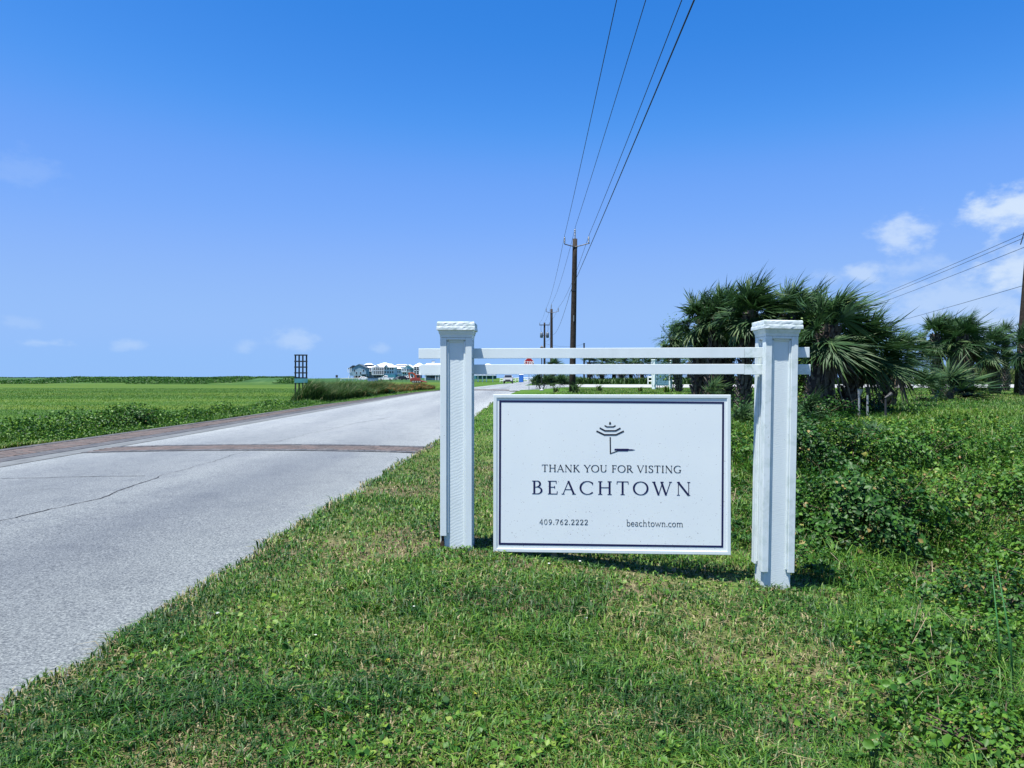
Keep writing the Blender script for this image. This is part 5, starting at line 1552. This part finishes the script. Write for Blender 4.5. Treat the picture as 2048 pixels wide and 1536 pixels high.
GD = 'low palms without a trunk'
palm(1893, 25.0, 1896, 786, 1.35, .12, 22, 'low spreading fan palm alone on the lawn, fronds blown right', GD, 3, boots=True, seed=41, low=False)
palm(1838, 24.0, 1842, 768, .8, 0, 14, 'dark low fan palm left of the lone spreading one', GD, 3, seed=42, low=False)
palm(1612, 15.0, 1610, 838, .75, 0, 12, 'bright low fan palm at the foot of the biggest palm', GD, 0, seed=43, low=False)
palm(1742, 13.5, 1742, 862, .45, 0, 4, 'tiny fan palm sprouting in the ditch weeds', GD, 0, seed=44, low=False)
palm(1480, 16.0, 1478, 846, .7, 0, 12, 'low fan palm seen between the board and the right post', GD, 1, seed=45, low=False)
palm(1420, 20.0, 1424, 792, .7, 0, 12, 'low fan palm under the thick trunked palm', GD, 1, seed=47, low=False)
for px, lab in ((1073, 'dark low palm left in the clump behind the lamp post'), (1094, 'dark low palm in the middle of the clump behind the lamp post'), (1120, 'dark low palm right in the clump behind the lamp post')):
    palm(px, 64, px, 765, 1.15, 0, 22, lab, GD, 4, seed=px, low=False)


# spiky plants on the strip before the side road
def spiky(px, d, n, L, label, seed, w=.05, name='yucca_plant', mat=None, leanx=.3):
    q = np.random.RandomState(seed); x = at(px, d); z = T(x, d)
    P = np.zeros((n, 3)); P[:, :2] = q.randn(n, 2) * .12 * L
    az = q.rand(n) * 6.283; az = np.where(q.rand(n) < leanx, q.randn(n) * .6, az)
    o = blades(name, P, L * (.6 + .5 * q.rand(n)), np.full(n, w) * (.7 + .6 * q.rand(n)), mat or FROND, np.clip(.35 + .5 * q.rand(n), 0, 1), az, .3 + .9 * q.rand(n), None, None, None, .35)
    o.location = (x, d, z); return tag(o, label, 'plant', 'spiky plants on the grass strip')


spiky(1150, 37, 60, .75, 'spiky plant with long leaves at the foot of the nearest pole', 1)
spiky(1112, 44, 40, .5, 'low spiky plant left of the nearest pole foot', 2)
spiky(1199, 40, 40, .5, 'low spiky plant right of the nearest pole foot', 3)
spiky(1332, 36, 40, .55, 'yellow green shrub tuft in front of the smaller sign', 4, mat=GRASS)
spiky(1280, 39, 30, .4, 'grassy tuft on the strip left of the smaller sign', 5, mat=GRASS)


# leafy shrubs as things of their own
def shrub(x, d, rx, ry, h, n, size, label, seed, tone=.3, twigs=12, mat=None, name='shrub', base=0.0):
    q = np.random.RandomState(seed); z = T(x, d)
    o = thing(name, (x, d, z), label, 'shrub', 'leafy shrubs')
    a = q.rand(n) * 6.283; c = q.rand(n); rr = (.55 + .45 * q.rand(n) ** .5); s = np.sqrt(1 - c * c)
    lump = 1 + .25 * np.sin(a * 3 + seed) * s + .2 * np.sin(a * 5 + c * 7)
    P = np.stack([np.cos(a) * s * rx * rr * lump, np.sin(a) * s * ry * rr * lump, base + h * c * rr * lump], 1)
    nr = P / np.array([rx, ry, h]) + q.randn(n, 3) * .5 + np.array([0, 0, .45])
    V, F = leaves_geo(P, size * (.6 + .8 * q.rand(n)), nrm=nr, aspect=.75)
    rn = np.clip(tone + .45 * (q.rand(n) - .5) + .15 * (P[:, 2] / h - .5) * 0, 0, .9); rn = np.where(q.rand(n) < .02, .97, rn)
    f = bpy.data.objects.new('foliage', np_mesh('foliage', V, F, mat or WEED, np.repeat(rn, 4))); link(f, o); tag(f, kind='stuff')
    m = MB()
    for k in range(twigs):
        an = q.rand() * 6.283; e_ = .5 + .45 * q.rand()
        m.tube([(0, 0, -.05), (math.cos(an) * rx * .4, math.sin(an) * ry * .4, h * .5), (math.cos(an) * rx * e_, math.sin(an) * ry * e_, h * (.6 + .45 * q.rand()))], [.010, .007, .002], 4)
    m.build('stems', plain('shrub_stems', (.09, .07, .05), .9, .2), o)
    return o


shrub(3.55, 7.55, .95, .65, .80, 6200, .052, 'dark leafy shrub in the ditch right of the right post', 1, .28)
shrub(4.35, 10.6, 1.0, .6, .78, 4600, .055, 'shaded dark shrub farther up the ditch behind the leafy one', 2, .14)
shrub(2.95, 11.3, .7, .7, .55, 2600, .05, 'green shrub behind the board just left of the right post', 3, .35)
shrub(6.2, 8.7, 1.3, .8, .62, 5200, .05, 'broad bright green shrub at the right side of the ditch', 4, .48)
shrub(4.95, 6.7, .8, .55, .52, 3200, .045, 'fresh green shrub at the right edge below the broad bright one', 14, .5)
shrub(5.9, 10.9, 1.2, .7, .60, 3600, .055, 'medium green shrub high on the right bank above the broad one', 15, .42)
shrub(3.05, 4.55, .6, .42, .34, 2600, .034, 'low dense green shrub among the round leaved weeds at the lower right', 16, .45)
shrub(3.6, 5.6, .55, .4, .36, 2000, .036, 'small dark shrub in the ditch bottom beside the rush stems', 17, .22)
shrub(2.05, 3.12, .38, .28, .2, 1500, .028, 'bright leafy shrub in the bottom right corner of the picture', 18, .52)
shrub(at(255, 21.5), 21.5, .85, .5, .55, 2600, .07, 'dark green roadside shrub, rightmost of the left verge pair', 5, .3)
shrub(at(190, 20.5), 20.5, .75, .5, .45, 2000, .07, 'lower green roadside shrub left of the darker one', 6, .36)
shrub(at(703, 44), 44, 1.0, .8, .7, 1800, .13, 'rounded green shrub in front of the tall bank grass', 7, .38)
shrub(at(748, 48), 48, 1.0, .8, .7, 1600, .13, 'dark shrub at the right end of the tall bank grass', 8, .1)
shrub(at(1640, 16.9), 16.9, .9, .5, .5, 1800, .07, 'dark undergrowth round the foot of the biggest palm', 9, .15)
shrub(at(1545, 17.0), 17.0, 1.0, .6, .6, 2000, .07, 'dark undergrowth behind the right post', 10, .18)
shrub(at(1610, 18.8), 18.8, .8, .6, 1.9, 2600, .07, 'yellow green bush under the crown of the biggest palm', 11, .55, base=.3)
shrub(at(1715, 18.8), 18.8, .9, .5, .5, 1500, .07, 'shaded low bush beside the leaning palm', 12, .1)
shrub(at(1345, 39), 39, .7, .6, 3.0, 1500, .10, 'yellow green climber on the small palm standing apart', 13, .62, base=.6)


# broad round leaved weeds at the lower right, each leaf a part
def broad_mesh(seed):
    q = np.random.RandomState(seed); n = 12; vs = [(0, 0, -.004)]; fs = []
    for k in range(n):
        a = 2 * math.pi * k / n; rr = .5 * (1 + .06 * q.randn()) * (.72 if k == 0 else 1)
        vs.append((rr * math.cos(a), rr * math.sin(a) * .88, .22 * abs(math.sin(a)) ** 1.2 * rr * 2 - .16 * rr * math.cos(a) ** 2 + .035 * q.randn()))
    for k in range(n): fs.append((0, 1 + k, 1 + (k + 1) % n))
    V = np.array(vs); return np_mesh('leaf', V, [np.array(fs)], WEED, np.full(len(V), .30 + .42 * q.rand()) + np.linspace(0, .06, len(V)), smooth=True)


BROAD = [broad_mesh(k) for k in range(6)]
spots = [(1790, 1255, 5.0, .07, 'broad leaved weed by the shadow right of the right post'), (1835, 1245, 5.1, .06, 'broad leaved weed under the ditch shrub'), (1795, 1305, 4.45, .085, 'cluster of round leaves right of the lawn edge'),
         (1840, 1300, 4.5, .09, 'largest cluster of round leaves in the lower right'), (1885, 1345, 4.1, .085, 'round leaved weed in front of the largest cluster'), (1925, 1330, 4.2, .085, 'round leaved weed left of the tall rush'),
         (1965, 1345, 4.1, .085, 'round leaved weed between the two tall rushes'), (1790, 1370, 3.95, .075, 'single folded broad leaf low on the lawn edge'), (1935, 1370, 3.9, .08, 'dark round leaved weed below the rushes'),
         (2010, 1430, 3.55, .07, 'round leaved weed at the right edge of the picture'), (1880, 1485, 3.3, .085, 'pale broad leaves near the bottom right'), (1745, 1498, 3.25, .062, 'big round dark leaf near the bottom edge'),
         (1940, 1520, 3.15, .085, 'broad leaf cut by the bottom edge on the right'), (1735, 1395, 3.8, .05, 'small upright leaf weed in the lawn right of centre'), (1815, 1415, 3.7, .045, 'little yellow leaved weed near the bottom right')]
STEMG = leaf_mat('weed_stem', [(0, (.05, .10, .02)), (1, (.12, .16, .04))], .5, .3, 0)
for i, (px, py, d, s, lab) in enumerate(spots):
    q = np.random.RandomState(i); x, d = ground_hit(px, py, .16); z = T(x, d) + .02; s *= .60
    o = thing('broad_leaved_weed', (x, d, z), lab, 'weed', 'round leaved weeds along the lawn edge'); m = MB(); lift = max(.0, zat(py, d) - z)
    for k in range(3 + i % 4):
        a = q.rand() * 6.283; r_ = s * (.3 + .9 * q.rand()); h = .10 + .07 * q.rand()
        l = bpy.data.objects.new('leaf', BROAD[q.randint(6)]); link(l, o); ss = s * (.75 + .5 * q.rand()); l.scale = (ss, ss, ss)
        l.location = (r_ * math.cos(a), r_ * math.sin(a), h); l.rotation_euler = (q.randn() * .45, q.randn() * .45, q.rand() * 6.283)
        m.tube([(0, 0, -.02), (r_ * .6 * math.cos(a), r_ * .6 * math.sin(a), h * .7), (r_ * math.cos(a), r_ * math.sin(a), h - .003)], .0022, 4)
    m.build('stalks', STEMG, o)
# two tall green rushes at the right
for px0, py0, px1, py1, d, lab in ((1985, 1150, 2002, 1360, 4.05, 'tall thin green rush stem, left of the two'), (1992, 1120, 2030, 1390, 3.85, 'tall bent green rush stem nearest the right edge')):
    x1_, z1_ = at(px1, d), zat(py1, d); x0_, z0_ = at(px0, d), zat(py0, d); zg = T(x1_, d); b0 = min(zg, z1_)
    o = MB().tube([(0, 0, -.05), ((x0_ - x1_) * .25, 0, (z0_ - zg) * .45), (x0_ - x1_, 0, z0_ - zg)], [.006, .0055, .0015], 6).build('rush', plain('rush_green', (.05, .17, .05), .4, .4), smooth=True)
    o.location = (x1_, d, zg); tag(o, lab, 'rush', 'tall rush stems')
# yellow fallen leaves and small pale blossoms on the lawn
YEL = plain('yellow_leaf', (.30, .29, .03), .5, .3, 0, .2, 30); PAL = plain('pale_blossom', (.50, .54, .47), .6, .3, 0, .05, 30)
lm = MB().add([(-.022, 0, 0), (0, .014, .005), (.024, 0, -.002), (0, -.014, .005)], [(0, 1, 2), (0, 2, 3)]).mesh('yellow_leaf', YEL, False)
pm = MB().lathe([(.002, -.006), (.010, -.003), (.012, .003), (.006, .006)], n=8).mesh('blossom', PAL)
for px, py, lab in ((950, 1390, 'yellow leaf on the lawn, left one of a pair below the board'), (985, 1382, 'yellow leaf on the lawn, right one of a pair below the board'), (1205, 1366, 'yellow leaf on the lawn straight below the large lettering'),
                    (1445, 1330, 'yellow leaf on the lawn below the lower right corner of the board'), (860, 1525, 'yellow leaf on the lawn at the bottom edge of the picture'), (775, 1325, 'yellow leaf on the lawn between road and board, left of the pair'),
                    (1843, 1208, 'yellow leaf among the ditch weeds right of the post shadow')):
    x, d = ground_hit(px, py, .05)
    o = bpy.data.objects.new('fallen_leaf', lm); link(o); o.location = (x, d, T(x, d) + .055 if px < 1800 else T(x, d) + .1); o.rotation_euler = (random.gauss(0, .5), random.gauss(.2, .5), random.random() * 6); o.scale = (.75,) * 3
    tag(o, lab, 'leaf', 'yellow leaves on the lawn')
for px, py, lab in ((435, 1231, 'tiny pale blossom in the grass closest to the road'), (631, 1276, 'tiny pale blossom in the lawn between the road and the left post'), (828, 1217, 'tiny pale blossom in the lawn just below the left post'), (1172, 1240, 'tiny pale blossom in the sunlit grass below the board'),
                    (1098, 1131, 'tiny pale blossom in the shadow of the board, left one'), (1160, 1126, 'tiny pale blossom in the shadow of the board, right one'), (700, 1066, 'tiny pale blossom in the grass left of the left post')):
    x, d = ground_hit(px, py, .05)
    o = bpy.data.objects.new('blossom', pm); link(o); o.location = (x, d, T(x, d) + .06); s = .55 + .4 * random.random(); o.scale = (s, s, s); tag(o, lab, 'flower', 'pale blossoms in the lawn')
